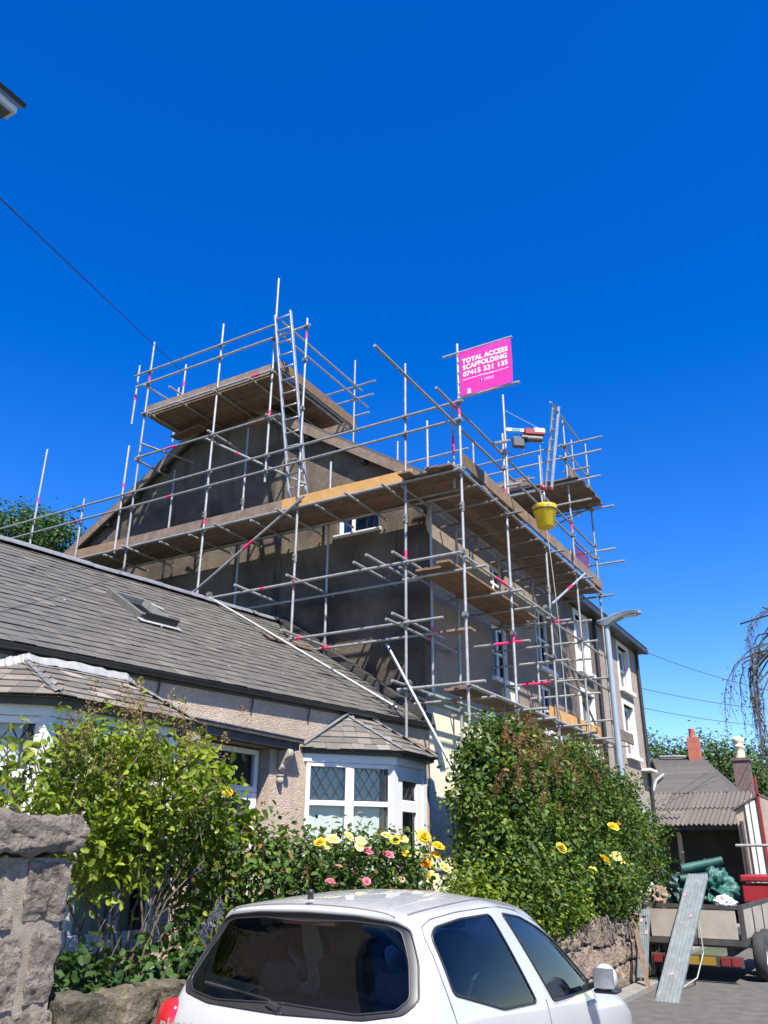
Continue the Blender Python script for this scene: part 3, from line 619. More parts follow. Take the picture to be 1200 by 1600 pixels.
k = MB(); k.box((XA0+.02, 6.03, 3.93), (14.3, 6.094, 4.02)); k.box((XA0, 6.0, 4.02), (14.32, 6.098, 4.09)); k.build('shop_cornice', M['green_paint'], tall)
k = MB(); k.box((14.95, 6.06, 4.1), (15.6, 6.099, 4.72)); k.build('painted_panel', M['cream'], tall)
# corner quoin strip standing slightly proud
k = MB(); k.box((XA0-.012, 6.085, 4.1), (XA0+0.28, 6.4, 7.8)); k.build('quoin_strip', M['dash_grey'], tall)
# gable wall with small window
gw = (7.0, 7.9, 7.10, 7.72)
YE1 = 15.15
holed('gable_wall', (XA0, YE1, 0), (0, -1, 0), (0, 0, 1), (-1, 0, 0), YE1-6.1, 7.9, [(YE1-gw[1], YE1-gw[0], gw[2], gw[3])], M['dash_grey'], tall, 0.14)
YA, ZA = 10.62, 10.78
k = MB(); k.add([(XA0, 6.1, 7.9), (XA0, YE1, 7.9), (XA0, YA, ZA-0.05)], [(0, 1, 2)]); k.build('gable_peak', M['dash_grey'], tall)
window(tall, (XA0, gw[1], gw[2]), (0, -1, 0), (0, 0, 1), (-1, 0, 0), gw[1]-gw[0], gw[3]-gw[2], mull=[(0.3, 0.06)], fr=0.06, inset=0.08)
k = MB(); k.box((XA0-.05, gw[0]-.05, gw[2]-.06), (XA0+.1, gw[1]+.05, gw[2]-.003)); k.build('window_sill', M['white_sill'], tall)
# roof slabs with verge
def slab(m, p, q, r_, s_, t):
    n = (Vector(q)-Vector(p)).cross(Vector(s_)-Vector(p)).normalized(); n = n if n.z > 0 else -n
    a = [Vector(x) for x in (p, q, r_, s_)]; b = [x+n*t for x in a]
    m.add(a+b, [(0, 3, 2, 1), (4, 5, 6, 7), (0, 1, 5, 4), (1, 2, 6, 5), (2, 3, 7, 6), (3, 0, 4, 7)])
k = MB(); xv = XA0-0.17
slab(k, (xv, 5.86, 7.74), (XA1, 5.86, 7.74), (XA1, YA, ZA), (xv, YA, ZA), 0.07); slab(k, (xv, YA, ZA), (XA1, YA, ZA), (XA1, 15.4, 7.86), (xv, 15.4, 7.86), 0.07)
trf = k.build('roof', M['far_slate'], tall)
for (y0, z0), (y1, z1) in (((5.86, 7.74), (YA, ZA)), ((15.4, 7.86), (YA, ZA))):
    k = MB(); k.add([(xv-.02, y0, z0-.17), (xv-.02, y1, z1-.17), (xv-.02, y1, z1+.02), (xv-.02, y0, z0+.02)]+[(xv+.03, y0, z0-.17), (xv+.03, y1, z1-.17), (xv+.03, y1, z1+.02), (xv+.03, y0, z0+.02)],
                    [(0, 1, 2, 3), (7, 6, 5, 4), (0, 4, 5, 1), (3, 2, 6, 7), (0, 3, 7, 4), (1, 5, 6, 2)])
    k.build('bargeboard', M['board_old'], trf)
for y in (6.7, 7.3, 7.95, 8.6, 12.4, 13.2, 14.0):      # purlin ends under the verge
    z = 7.74+(ZA-7.74)*(y-5.86)/(YA-5.86) if y < YA else 7.86+(ZA-7.86)*(15.4-y)/(15.4-YA)
    k = MB(); k.box((xv+.035, y-.05, z-.26), (XA0-.001, y+.05, z-.04)); k.build('purlin_end', M['dark_timber'], trf)
k = MB(); k.box((XA0-.16, 5.80, 7.66), (XA1, 5.9, 7.74)); k.build('gutter', M['black_gutter'], tall)
k = MB(); k.box((11.95, 10.1, 10.3), (12.75, 11.2, 11.05)); k.box((11.9, 10.05, 11.05), (12.8, 11.25, 11.13)); ch = k.build('chimney', M['dash_dark'], tall)
for y in (10.4, 10.9):
    k = MB(); k.lathe((12.3, y, 11.13), [(0.11, 0), (0.10, .02), (0.085, 0.2), (0.11, .22), (0.11, .26), (0.08, .26)], 14); k.build('chimney_pot', M['buff_pot'], ch, smooth=True)
# neighbouring terrace houses
def terrace(name, label, x0, x1, mat, ws, door=None, zt=7.72):
    t = thing(name, ((x0+x1)/2, 6.1, 0), label, 'house')
    holed('wall', (x0+.003, 6.1, 0), (1, 0, 0), (0, 0, 1), (0, -1, 0), x1-x0-.003, zt, [(a-x0, b-x0, c, d) for a, b, c, d in ws], mat, t, 0.18)
    for a, b, c, d in ws:
        window(t, (a, 6.1, c), (1, 0, 0), (0, 0, 1), (0, -1, 0), b-a, d-c, mull=[], trans=[((d-c)*0.5, 0.07)], fr=0.09, inset=0.12)
        surround(t, a, b, c, d); k = MB(); k.box((a-.16, 5.98, c-.11), (b+.16, 6.15, c-.003)); k.build('window_sill', M['white_sill'], t)
    k = MB(); k.add([(x1, 6.1, 0), (x1, 13, 0), (x1, 13, zt), (x1, 9.6, zt+2.3), (x1, 6.1, zt)], [(0, 1, 2, 3, 4)]); k.build('end_wall', mat, t)
    k = MB(); slab(k, (x0, 5.80, zt), (x1+.12, 5.80, zt), (x1+.12, 9.6, zt+2.4), (x0, 9.6, zt+2.4), 0.08); slab(k, (x0, 9.6, zt+2.4), (x1+.12, 9.6, zt+2.4), (x1+.12, 13.3, zt), (x0, 13.3, zt), 0.08); k.build('roof', M['far_slate'], t)
    k = MB(); k.box((x0, 5.74, zt-.13), (x1+.1, 5.86, zt-.003)); k.box((x0, 5.86, zt-.11), (x1+.1, 6.098, zt-.04)); k.build('gutter', M['black_gutter'], t)
    k = MB(); k.tube((x1-.25, 6.03, 0), (x1-.25, 6.03, zt-.1), 0.05, 8); k.build('downpipe', M['black_gutter'], t)
    return t
terrace('terrace_house', 'brown rendered terrace house just beyond the scaffolding', 18.6, 21.75, M['dash_dark'], [(19.95, 20.9, 6.02, 7.42), (19.95, 20.9, 4.0, 5.42), (19.9, 20.9, 0.9, 2.6)])
tc = terrace('terrace_house', 'sunlit beige terrace house at the end of the row behind the street lamp', 21.75, 26.1, M['dash_light'], [(23.85, 24.9, 6.2, 7.45), (23.85, 24.9, 4.35, 5.75), (23.8, 24.9, 1.0, 2.8)])
k = MB(); k.box((25.1, 5.82, 4.02), (25.95, 6.095, 4.09)); k.build('ledge', M['white_sill'], tc)
# the near house whose eave corner shows at the top left
nh = thing('neighbour_house', (1.0, 6.0, 0), 'near house of which only the eave corner shows at the upper left', 'house')
k = MB(); k.box((-5, 5.95, 0), (2.75, 12, 7.81)); k.build('wall', M['dash_pink'], nh)
k = MB(); slab(k, (-5, 5.62, 7.90), (3.07, 5.62, 7.90), (3.07, 9, 10.2), (-5, 9, 10.2), 0.045); k.build('roof', M['black_gutter'], nh)
k = MB(); k.box((-5, 5.66, 7.83), (3.03, 5.69, 7.895)); k.box((3.0, 5.69, 7.83), (3.03, 5.8, 7.895)); k.build('fascia', M['white'], nh)
k = MB(); k.box((-5, 5.695, 7.815), (2.995, 5.95, 7.828)); k.build('soffit', M['grey_plastic'], nh)

# ================================================================== scaffold
scaf = thing('scaffold', (14.4, 4.85, 0), 'galvanised tube and board scaffold wrapped round the tall house', 'scaffold')
TR = 0.0225
def tube(name, p, q, bands=(), mat='tube', r=TR):
    k = MB(); k.tube(p, q, r, 12); o = k.build(name, M[mat], scaf, smooth=True, angle=40)
    p, q = Vector(p), Vector(q); d = (q-p).normalized()
    for t, L in bands:
        c = p+(q-p)*t; k = MB(); k.tube(c-d*L/2, c+d*L/2, r+0.0015, 12, cap=False); k.build('painted_band', M['pink'], o, smooth=True)
    return o
XO, XI, YO, YI = 10.61, 11.45, 4.85, 5.84
ck = MB(); ck.box((-0.045, -0.05, -0.035), (0.045, 0.05, 0.035)); ck.box((-0.03, -0.035, -0.06), (0.03, 0.035, 0.06)); ck.tube((0.03, 0.045, -0.005), (0.085, 0.06, -0.005), 0.012, 6); ck.tube((-0.03, -0.045, 0.01), (-0.08, -0.062, 0.01), 0.012, 6)
ck.v = [tuple(c*0.78 for c in v) for v in ck.v]; CKM = ck.mesh('coupler')
def coup(x, y, z):
    link('coupler', CKM, M['coupler'], scaf, Matrix.Translation((x, y, z)) @ Matrix.Rotation(random.choice((0, 1.57, 3.14, 4.7))+random.uniform(-.1, .1), 4, 'Z'))
# standards, gable side
ST = [((XO, 12.11, 3.5), 12.07, [(0.89, 0.14)]), ((XO, 10.12, 4.55), 11.84, [(0.40, 0.2), (0.2, 0.06)]), ((XO, 8.74, 7.92), 12.46, [(0.76, 0.22), (0.30, 0.25)]),
      ((XO, 7.97, 4.72), 11.21, [(0.94, 0.14), (0.18, 0.2)]), ((XO, 5.83, 3.05), 9.50, [(0.46, 0.12)]), ((XO, 4.84, 0.35), 9.57, [(0.86, 0.12)]),
      ((XO, 13.6, 3.4), 8.63, []), ((XO, 15.15, 3.2), 10.2, [(0.82, 0.1)]), ((XO, 12.45, 7.2), 9.6, [(0.62, 0.1)]), ((XO+.04, 12.52, 10.15), 11.62, [(0.45, 0.15)]),
      ((11.6, 12.1, 10.2), 12.05, [(0.72, 0.15)]), ((11.75, 12.4, 10.2), 11.6, []), ((XI, 11.9, 6.9), 9.26, [(0.22, 0.12)]), ((XI, 9.95, 5.2), 9.75, []), ((XI, 7.88, 4.66), 8.48, []),
      ((XI+.05, YI, 4.0), 7.25, [(0.31, 0.1)])]
for p, zt, b in ST: tube('standard', p, (p[0], p[1], zt), b)
tube('standard', (13.25, 8.56, 9.55), (13.25, 8.56, 11.95)); tube('standard', (13.25, 12.1, 9.6), (13.25, 12.1, 11.4))
# standards, street side
for x, zt, b in ((12.47, 8.75, [(0.86, 0.16), (0.55, 0.12)]), (12.62, 0, None), (14.42, 9.16, [(0.36, 0.1)]), (16.25, 10.92, [(0.93, 0.14), (0.75, 0.2)]), (17.94, 11.02, [(0.85, 0.2), (0.66, 0.3)])):
    if b is None: tube('standard', (12.60, YO, 7.55), (12.60, YO, 9.63))
    else: tube('standard', (x, YO, 0.35), (x, YO, zt), b)
for x in (12.5, 14.45, 16.3, 17.95): tube('standard', (x, YI, 0.35), (x, YI, 7.25 if x < 17 else 8.2))
tube('standard', (13.4, YI, 7.0), (13.4, YI, 9.25)); tube('standard', (11.62, YI+.1, 7.0), (11.62, YI+.1, 8.9)); tube('standard', (10.9, YO+.25, 7.1), (10.9, YO+.25, 8.65), [(0.5, 0.3)])
tube('standard', (18.0, 5.2, 9.2), (18.0, 5.2, 11.25)); tube('standard', (15.1, 7.2, 8.1), (15.1, 7.2, 9.9)); tube('standard', (14.2, 8.0, 8.3), (14.2, 8.0, 10.2), [(0.5, 0.5)])
# gable side ledgers and rails
for nm, y0, y1, z, b in (('guard_rail', 12.53, 8.74, 11.30, []), ('guard_rail', 12.44, 7.86, 11.0, []), ('ledger', 12.15, 8.7, 10.26, [(0.88, 0.2)]), ('guard_rail', 12.16, 8.45, 9.22, [(0.27, 0.25)]),
                        ('guard_rail', 16.3, 4.75, 8.44, []), ('guard_rail', 15.8, 4.78, 8.12, [(0.43, 0.12), (0.19, 0.1)]), ('ledger', 14.0, 4.75, 7.24, []),
                        ('ledger', 9.84, 4.86, 5.87, [(0.25, 0.1)]), ('ledger', 8.26, 5.18, 4.91, [(0.16, 0.12)]), ('ledger', 5.95, 4.55, 3.92, [])):
    tube(nm, (XO-.05, y0, z), (XO-.05, y1, z), b)
tube('ledger', (XI-.05, 9.92, 5.87), (XI-.05, 6.0, 5.87)); tube('ledger', (XI-.05, 8.2, 4.93), (XI-.05, 5.26, 4.93), [(0.13, 0.16), (0.88, 0.14)]); tube('ledger', (XI-.05, 14.0, 7.22), (XI-.05, 5.2, 7.22))
tube('brace', (XO+.05, 10.42, 9.30), (XO+.05, 7.86, 7.70), [(0.37, 0.08)]); tube('brace', (XO-.1, 10.2, 5.97), (XO-.1, 7.76, 7.40), [(0.52, 0.26)])
tube('raking_tube', (9.72, 9.02, 5.56), (10.55, 5.95, 3.66), mat='tube_bright')
tube('raking_tube', (10.54, 6.12, 4.61), (10.54, 4.64, 2.02), mat='tube_bright')
# street side ledgers and rails
for nm, x0, x1, z, b in (('guard_rail', 9.91, 18.0, 8.38, [(0.08, 0.1)]), ('guard_rail', 8.06, 18.0, 8.06, []), ('ledger', 10.4, 18.15, 7.19, []), ('ledger', 10.55, 14.5, 5.79, [(0.35, 0.5)]),
                        ('guard_rail', 14.3, 17.85, 5.78, []), ('guard_rail', 14.1, 18.0, 5.06, []), ('guard_rail', 14.3, 16.9, 4.71, []), ('ledger', 10.5, 18.1, 3.89, []), ('guard_rail', 10.3, 12.6, 4.93, [(0.56, 0.1)])):
    y = YO-.05 if nm == 'ledger' else YO+.05
    if (x0, z) == (10.3, 4.93):
        tube(nm, (10.2, YI+.1, 4.90), (12.7, YI+.1, 4.90), b)
    else: tube(nm, (x0, y, z), (x1, y, z), b)
tube('ledger', (10.6, YI+.05, 7.19), (18.1, YI+.05, 7.19)); tube('ledger', (10.5, YI+.05, 5.79), (14.6, YI+.05, 5.79)); tube('ledger', (10.5, YI+.05, 3.89), (18.1, YI+.05, 3.89), [(0.12, 0.25)])
tube('brace', (14.45, YO+.1, 5.9), (17.4, YO+.1, 3.95), mat='coupler'); tube('brace', (14.3, YO-.08, 6.02), (16.65, YO-.08, 7.30), [(0.5, 0.4)], mat='tube_bright')
tube('ledger', (10.5, YI-.45, 3.80), (12.3, YI-.45, 3.80), [(0.45, 0.12)])
# transoms under the boards
for y in (13.4, 12.6, 11.9, 11.1, 10.35, 9.6, 8.9, 8.2, 7.5, 6.8, 6.1): tube('transom', (XO-.32 if y in (11.9, 9.6, 8.2, 6.8, 6.1) else XO-.12, y, 7.165), (11.68, y, 7.165))
for x in (11.0, 11.7, 12.35, 13.05, 13.75, 14.55, 15.2, 15.9, 16.4, 17.1, 17.85): tube('transom', (x, 4.52 if x in (12.35, 14.55, 16.4, 17.85) else 4.72, 7.255-.14), (x, 6.06, 7.255-.14), mat='coupler')
for x, y0 in ((10.95, 4.62), (12.35, 4.6), (13.4, 4.7), (14.5, 4.5)): tube('transom', (x, y0, 5.735), (x, 6.07, 5.735), [(0.18, 0.2)] if x == 14.5 else [])
for x, y0 in ((11.3, 4.72), (12.6, 4.4), (13.6, 4.6), (14.55, 4.35), (15.6, 4.5), (16.45, 4.45), (17.8, 4.5)): tube('transom', (x, y0, 3.835), (x, 6.07, 3.835))
for x, y0, z, b in ((12.55, 4.6, 4.93, [(0.25, 0.5)]), (14.5, 4.45, 4.62, [(0.5, 0.55)]), (14.5, 4.5, 5.30, []), (14.5, 4.6, 5.0, []), (16.35, 4.55, 5.75, []), (16.35, 4.6, 4.7, []), (16.35, 4.7, 5.4, []), (16.4, 4.65, 6.2, []), (16.4, 4.7, 5.05, []), (17.9, 4.7, 4.4, []), (17.9, 4.7, 5.3, [])): tube('transom', (x, y0, z), (x, 6.05, z), b)
for y, z in ((6.6, 5.93), (7.9, 5.93), (9.0, 5.93)): tube('transom', (XO-.3, y, z), (XI+.25, y, z))
for y, z in ((5.83, 4.97), (7.85, 4.97), (5.83, 5.93), (5.83, 3.98)): tube('transom', (XO-.42, y, z), (11.9, y, z), [(0.75, 0.1)] if z == 4.97 else [])
tube('transom', (XO-.5, 6.25, 5.93), (11.55, 6.25, 5.93), [(0.42, 0.1)])
# tower round the chimney: platform tubes
for y in (11.9, 11.0, 10.1, 9.2, 8.65): tube('transom', (XO-.12, y, 10.19), (13.45, y, 10.19))
tube('guard_rail', (XO-.1, 8.52, 11.28), (13.5, 8.52, 11.28)); tube('guard_rail', (XO-.1, 8.52, 10.98), (13.75, 8.52, 10.98)); tube('guard_rail', (XO+.6, 12.15, 11.28), (13.4, 12.15, 11.28)); tube('guard_rail', (XO-.1, 12.15, 10.95), (13.4, 12.15, 10.95))
tube('guard_rail', (13.3, 11.0, 11.30), (13.3, 8.05, 11.30)); tube('guard_rail', (13.3, 11.0, 10.98), (13.3, 8.1, 10.98)); tube('guard_rail', (13.3, 10.0, 10.55), (13.3, 8.2, 10.55)); tube('ledger', (XO, 8.6, 10.26), (13.5, 8.6, 10.26))
tube('transom', (XO-.1, 12.1, 9.16), (11.7, 12.1, 9.16)); tube('transom', (XO-.15, 10.12, 9.28), (11.6, 10.12, 9.28)); tube('transom', (XO-.1, 8.74, 9.28), (11.6, 8.74, 9.28)); tube('transom', (XO-.1, 12.0, 9.5), (12.0, 11.6, 9.5))
# high return platform at the far end
for nm, x, y0, y1, z, b in (('guard_rail', 16.18, 8.5, 3.98, 10.19, []), ('guard_rail', 16.18, 8.5, 4.03, 9.88, [(0.76, 0.12)]), ('transom', 16.3, 4.95, 4.35, 9.59, []), ('ledger', 16.15, 7.5, 4.1, 9.26, []), ('transom', 16.2, 5.2, 4.36, 8.79, []),
                           ('ledger', 17.9, 7.6, 4.3, 9.26, []), ('guard_rail', 17.98, 7.0, 4.4, 8.24, []), ('guard_rail', 17.98, 6.6, 4.22, 7.91, []), ('transom', 12.5, 5.6, 4.55, 7.72, []), ('guard_rail', 15.05, 9, 5.2, 9.0, []), ('guard_rail', 15.05, 9, 5.2, 8.7, [(0.7, 0.3)]), ('guard_rail', 14.2, 9.2, 6.3, 9.25, []), ('guard_rail', 14.2, 9.2, 6.3, 9.6, [])):
    tube(nm, (x, y0, z), (x, y1, z), b)
tube('guard_rail', (15.3, YO-.05, 10.84), (17.4, YO-.05, 10.80)); tube('guard_rail', (16.1, YO+.05, 10.19), (18.1, YO+.05, 10.19)); tube('guard_rail', (16.0, YO+.05, 9.86), (18.1, YO+.05, 9.86)); tube('brace', (16.2, 5.3, 8.3), (17.9, 4.9, 9.3), mat='coupler')
tube('brace', (12.55, YO-.09, 8.62), (11.4, YO-.25, 8.0), mat='coupler', r=0.03)
# couplers where tubes cross
for p, zt, b in ST[:6]:
    for z in (4.91, 5.87, 7.24, 8.12, 8.44, 9.22, 10.26, 11.0, 11.30):
        if p[2]+.1 < z < zt and not (z > 9 and p[1] < 7.9) and not (z < 5.5 and p[1] > 8.5): coup(p[0]-.02, p[1], z)
for x, zt in ((12.47, 8.75), (14.42, 9.1), (16.25, 10.9), (17.94, 11.0)):
    for z in (3.89, 5.06, 5.79, 7.19, 8.06, 8.38, 9.26, 9.88, 10.19):
        if z < zt: coup(x, YO, z)
for x in (12.5, 14.45, 16.3): coup(x, YI, 3.89); coup(x, YI, 5.79)
for y, z in ((9.02, 5.6), (6.05, 3.72)): coup(9.74 if y > 8 else 10.56, y, z)
coup(10.56, 5.76, 4.0); coup(XI, 7.88, 4.93); coup(XI, 7.88, 5.87); coup(14.4, YO+.08, 6.0); coup(XO-.06, 10.16, 6.02); coup(XO-.06, 7.9, 7.36)
# sleeve couplers on the standards
for x, y, z in ((XO, 7.97, 6.33), (XO, 10.12, 7.55), (XO, 5.83, 6.62), (XO, 4.84, 6.62), (14.42, YO, 6.35), (16.25, YO, 8.45), (XI, 7.88, 5.0), (XI, 9.95, 8.1)):
    k = MB(); k.tube((x, y, z-.08), (x, y, z+.08), 0.034, 10); k.box((x-.05, y-.02, z-.05), (x-.02, y+.02, z-.015)); k.box((x-.05, y-.02, z+.015), (x-.02, y+.02, z+.05)); k.build('sleeve_coupler', M['coupler'], scaf)
# boards
BM = {}
def board(name, p, u, L, w=0.222, t=0.038, mat='board_old', vert=False):
    """p start corner, u direction, laid flat (or on edge)"""
    u = Vector(u).normalized(); side = Vector((0, 0, 1)) if vert else Vector((-u.y, u.x, 0)); th = (Vector((-u.y, u.x, 0)) if vert else Vector((0, 0, 1)))
    key = round(L, 2)
    if key not in BM:
        k = MB(); k.box((0, 0, 0), (L, 0.222, 0.038)); me = k.mesh('board'); bm = bmesh.new(); bm.from_mesh(me); bmesh.ops.bevel(bm, geom=list(bm.edges), offset=0.004, segments=1, affect='EDGES'); bm.to_mesh(me); bm.free(); BM[key] = me
    mw = Matrix((u, side, th)).transposed().to_4x4(); mw.translation = Vector(p)
    return link(name, BM[key], M[mat], scaf, mw)
def run(p, u, lens, mats, n, zt=0.0, gap=0.006, jit=0.06):
    """n boards side by side, each laid end to end in the given lengths"""
    u = Vector(u); side = Vector((-u.y, u.x, 0))
    for i in range(n):
        s = random.uniform(-jit, jit)
        for L, mt in zip(lens, mats):
            board('board', Vector(p)+u*s+side*(i*(0.222+gap))+Vector((0, 0, random.uniform(0, 0.006))), u, L, mat=mt if random.random() > 0.2 else 'board_tan' if mt == 'board_new' else 'board_old'); s += L+0.012
# gable platform: four boards wide, boards run along the wall
run((11.585, 5.0, 7.265), (0, 1, 0), (3.3, 3.0, 2.6), ('board_tan', 'board_old', 'board_old'), 4)
for y0, L, mt in ((5.75, 2.62, 'board_new'), (8.39, 3.9, 'board_old'), (12.31, 1.75, 'board_tan')): board('toe_board', (10.70, y0, 7.285), (0, 1, 0), L, mat=mt, vert=True)
# street platform
run((10.42, 4.92, 7.272), (1, 0, 0), (3.9, 3.75), ('board_old', 'board_old'), 4, jit=0.09)
for x0, L, mt in ((11.5, 3.0, 'board_tan'), (14.53, 3.45, 'board_old')): board('toe_board', (x0, 4.80, 7.315), (1, 0, 0), L, mat=mt, vert=True)
board('toe_board', (10.62, 4.80, 7.32), (1, 0, 0), 0.84, mat='board_tan', vert=True); board('toe_board', (11.48, 4.78, 7.33), (0, 1, 0), 0.5, mat='board_old', vert=True)
board('toe_board', (18.05, 4.8, 7.315), (0, 1, 0), 1.0, mat='board_old', vert=True)
# middle and lower lifts
run((10.8, 5.12, 5.80), (1, 0, 0), (3.75,), ('board_tan',), 3, jit=0.12)
run((10.95, 4.90, 3.90), (1, 0, 0), (3.6, 3.3), ('board_old', 'board_old'), 2, jit=0.10)
board('toe_board', (14.3, 4.93, 3.945), (1, 0, 0), 3.0, mat='board_new', vert=True); board('toe_board', (17.4, 4.60, 3.94), (1, 0, 0), 1.2, mat='board_old', vert=True)
board('board', (11.25, 4.95, 3.965), (0.25, 1, 0), 0.5, mat='board_old')
# tower platform
run((12.95, 8.62, 10.225), (0, 1, 0), (3.45,), ('board_tan',), 10, jit=0.03)
board('toe_board', (10.70, 8.58, 10.275), (0, 1, 0), 3.5, mat='board_old', vert=True); board('toe_board', (10.68, 8.56, 10.275), (1, 0, 0), 2.7, mat='board_tan', vert=True); board('toe_board', (13.35, 8.6, 10.275), (0, 1, 0), 3.4, mat='board_old', vert=True)
board('toe_board', (10.66, 12.12, 10.275), (1, 0, 0), 2.6, mat='board_old', vert=True)
board('board', (11.45, 9.2, 9.75), (0.0, 1, 0.0), 0.6, mat='board_new'); board('board', (11.35, 11.0, 9.95), (0.1, 1, 0), 0.9, mat='board_tan')
# high far platform
run((17.9, 4.55, 9.31), (0, 1, 0), (2.9,), ('board_old',), 8, jit=0.03)
board('toe_board', (16.10, 5.66, 9.36), (0, 1, 0), 1.7, mat='board_tan', vert=True); board('toe_board', (16.05, 4.72, 9.36), (1, 0, 0), 1.9, mat='board_old', vert=True)
board('board', (11.2, 5.55, 4.86), (0.02, -0.4, 0.02), 0.5, mat='board_old')

# ladders
def ladder(name, label, a, b, side, W, n, foot=False, r=0.024):
    a, b, side = Vector(a), Vector(b), Vector(side).normalized(); d = (b-a).normalized(); th = d.cross(side).normalized()
    L = thing(name, a, label, 'ladder', 'ladders tied to the scaffold')
    for s in (0, 1):
        o = a+side*(W*s); k = MB(); k.obox(o-side*0.016-th*0.034, side*0.032, th*0.068, b-a); k.build('stile', M['tube_bright'], L, bevel=0.004)
        if foot: k = MB(); k.obox(o-side*0.022-th*0.04-d*0.03, side*0.044, th*0.08, d*0.06); k.build('foot', M['red'], L)
    for i in range(n):
        p = a+(b-a)*((i+0.7)/n); k = MB(); k.tube(p+side*0.016, p+side*(W-0.016), 0.016, 8); k.build('rung', M['tube_bright'], L, smooth=True)
    return L
ladder('ladder', 'aluminium ladder rising from the main platform to the chimney platform', (10.86, 8.30, 7.31), (10.46, 8.64, 11.42), (0.03, -1, 0), 0.36, 15)
ladder('ladder', 'short ladder with red feet hanging beside the yellow bucket', (15.92, 5.25, 9.12), (15.90, 4.93, 11.05), (-0.35, -0.55, -0.28), 0.2, 8, True)

# ================================================================== banner
ban = thing('banner', (10.58, 4.8, 8.5), 'bright pink scaffolding company banner flying above the corner', 'banner')
tube_mat = M['tube']
BY0, BY1, BZ0, BZ1 = 4.79, 3.89, 8.53, 9.37
def rip(y, z): return 10.575+0.006*math.sin((y-4.0)*9+z*5)+0.012*math.sin(z*15+y*3)*max(0, (z-9.24)*6)
k = MB(); NU, NV = 40, 36; vv = []
for j in range(NV+1):
    for i in range(NU+1):
        y = BY0+(BY1-BY0)*i/NU; z = BZ0+(BZ1-BZ0)*j/NV; sag = -0.012*math.sin(math.pi*i/NU)*(j/NV); vv.append((rip(y, z), y-0.01*math.sin(math.pi*j/NV)*(i/NU), z+sag))
k.add(vv, [(j*(NU+1)+i, j*(NU+1)+i+1, (j+1)*(NU+1)+i+1, (j+1)*(NU+1)+i) for j in range(NV) for i in range(NU)]); k.build('fabric', M['banner'], ban, smooth=True)
for nm, z, y0, y1, x in (('top_pole', 9.38, 5.1, 3.87, 10.60), ('bottom_pole', 8.515, 4.85, 3.79, 10.60)):
    k = MB(); k.tube((x, y0, z), (x, y1, z), TR, 10); k.build(nm, M['tube'], ban, smooth=True, angle=40)
def textmesh(s, size, off=0.0, align='LEFT', shear=0.0, sx=1.0):
    c = bpy.data.curves.new('lettering', 'FONT'); c.body = s; c.size = size; c.offset = off; c.align_x = align; c.resolution_u = 3; c.space_character = 1.06
    o = bpy.data.objects.new('lettering_tmp', c); COL.objects.link(o)
    dg = bpy.context.evaluated_depsgraph_get(); me = bpy.data.meshes.new_from_object(o.evaluated_get(dg)); bpy.data.objects.remove(o); bpy.data.curves.remove(c)
    me.name = 'lettering'; me.materials.clear()
    bm = bmesh.new(); bm.from_mesh(me); bmesh.ops.triangulate(bm, faces=bm.faces)
    for f in bm.faces: f.smooth = False
    bmesh.ops.delete(bm, geom=[f for f in bm.faces if f.calc_area() < 1e-7], context='FACES'); bm.to_mesh(me); bm.free(); return me
def bantext(s, y, z, width, height, off, mat='white_print', name='lettering'):
    me = textmesh(s, 1.0, off); co = np.array([v.co for v in me.vertices]); mn, mx = co.min(0), co.max(0)
    for v in me.vertices:
        yy = y-(v.co.x-mn[0])/(mx[0]-mn[0])*width; zz = z+(v.co.y-mn[1])/(mx[1]-mn[1])*height; v.co = (rip(yy, zz)-0.004, yy, zz)
    me.update(); return link(name, me, M[mat], ban)
bantext('TOTAL ACCESS', 4.745, 9.125, 0.80, 0.095, 0.035); bantext('SCAFFOLDING', 4.735, 9.005, 0.77, 0.095, 0.035); bantext('07415 331 135', 4.735, 8.875, 0.78, 0.095, 0.03)
bantext('totalaccess.scaffolding@hotmail.com', 4.745, 8.80, 0.80, 0.036, 0.012, name='small_lettering'); bantext('total access', 4.36, 8.735, 0.16, 0.022, 0.01, name='small_lettering'); bantext('scaffolding', 4.36, 8.705, 0.16, 0.022, 0.01, name='small_lettering')
bantext('TA', 4.665, 8.585, 0.065, 0.045, 0.05, name='emblem'); bantext('SS', 4.665, 8.54, 0.065, 0.04, 0.05, name='emblem')
k = MB(); k.lathe((0, 0, 0), [(0.0, 0), (0.028, 0)], 16, 'x'); me = k.mesh('emblem_disc')
for v in me.vertices: v.co = (rip(4.41+v.co.y, 8.735+v.co.z)-0.003, 4.41+v.co.y, 8.735+v.co.z)
link('emblem_disc', me, M['navy_print'], ban)
k = MB(); k.add([(rip(4.41, 8.73)-.006, 4.415, 8.713), (rip(4.41, 8.73)-.006, 4.402, 8.713), (rip(4.41, 8.75)-.006, 4.405, 8.758), (rip(4.41, 8.75)-.006, 4.413, 8.752)], [(0, 1, 2, 3)]); k.build('emblem_mark', M['white_print'], ban)
for z in (8.6, 8.8, 9.0, 9.2, 9.33):
    k = MB(); k.tube((10.575, 4.80, z), (10.60, 4.845, z+.01), 0.006, 5); k.build('cable_tie', M['white_print'], ban)

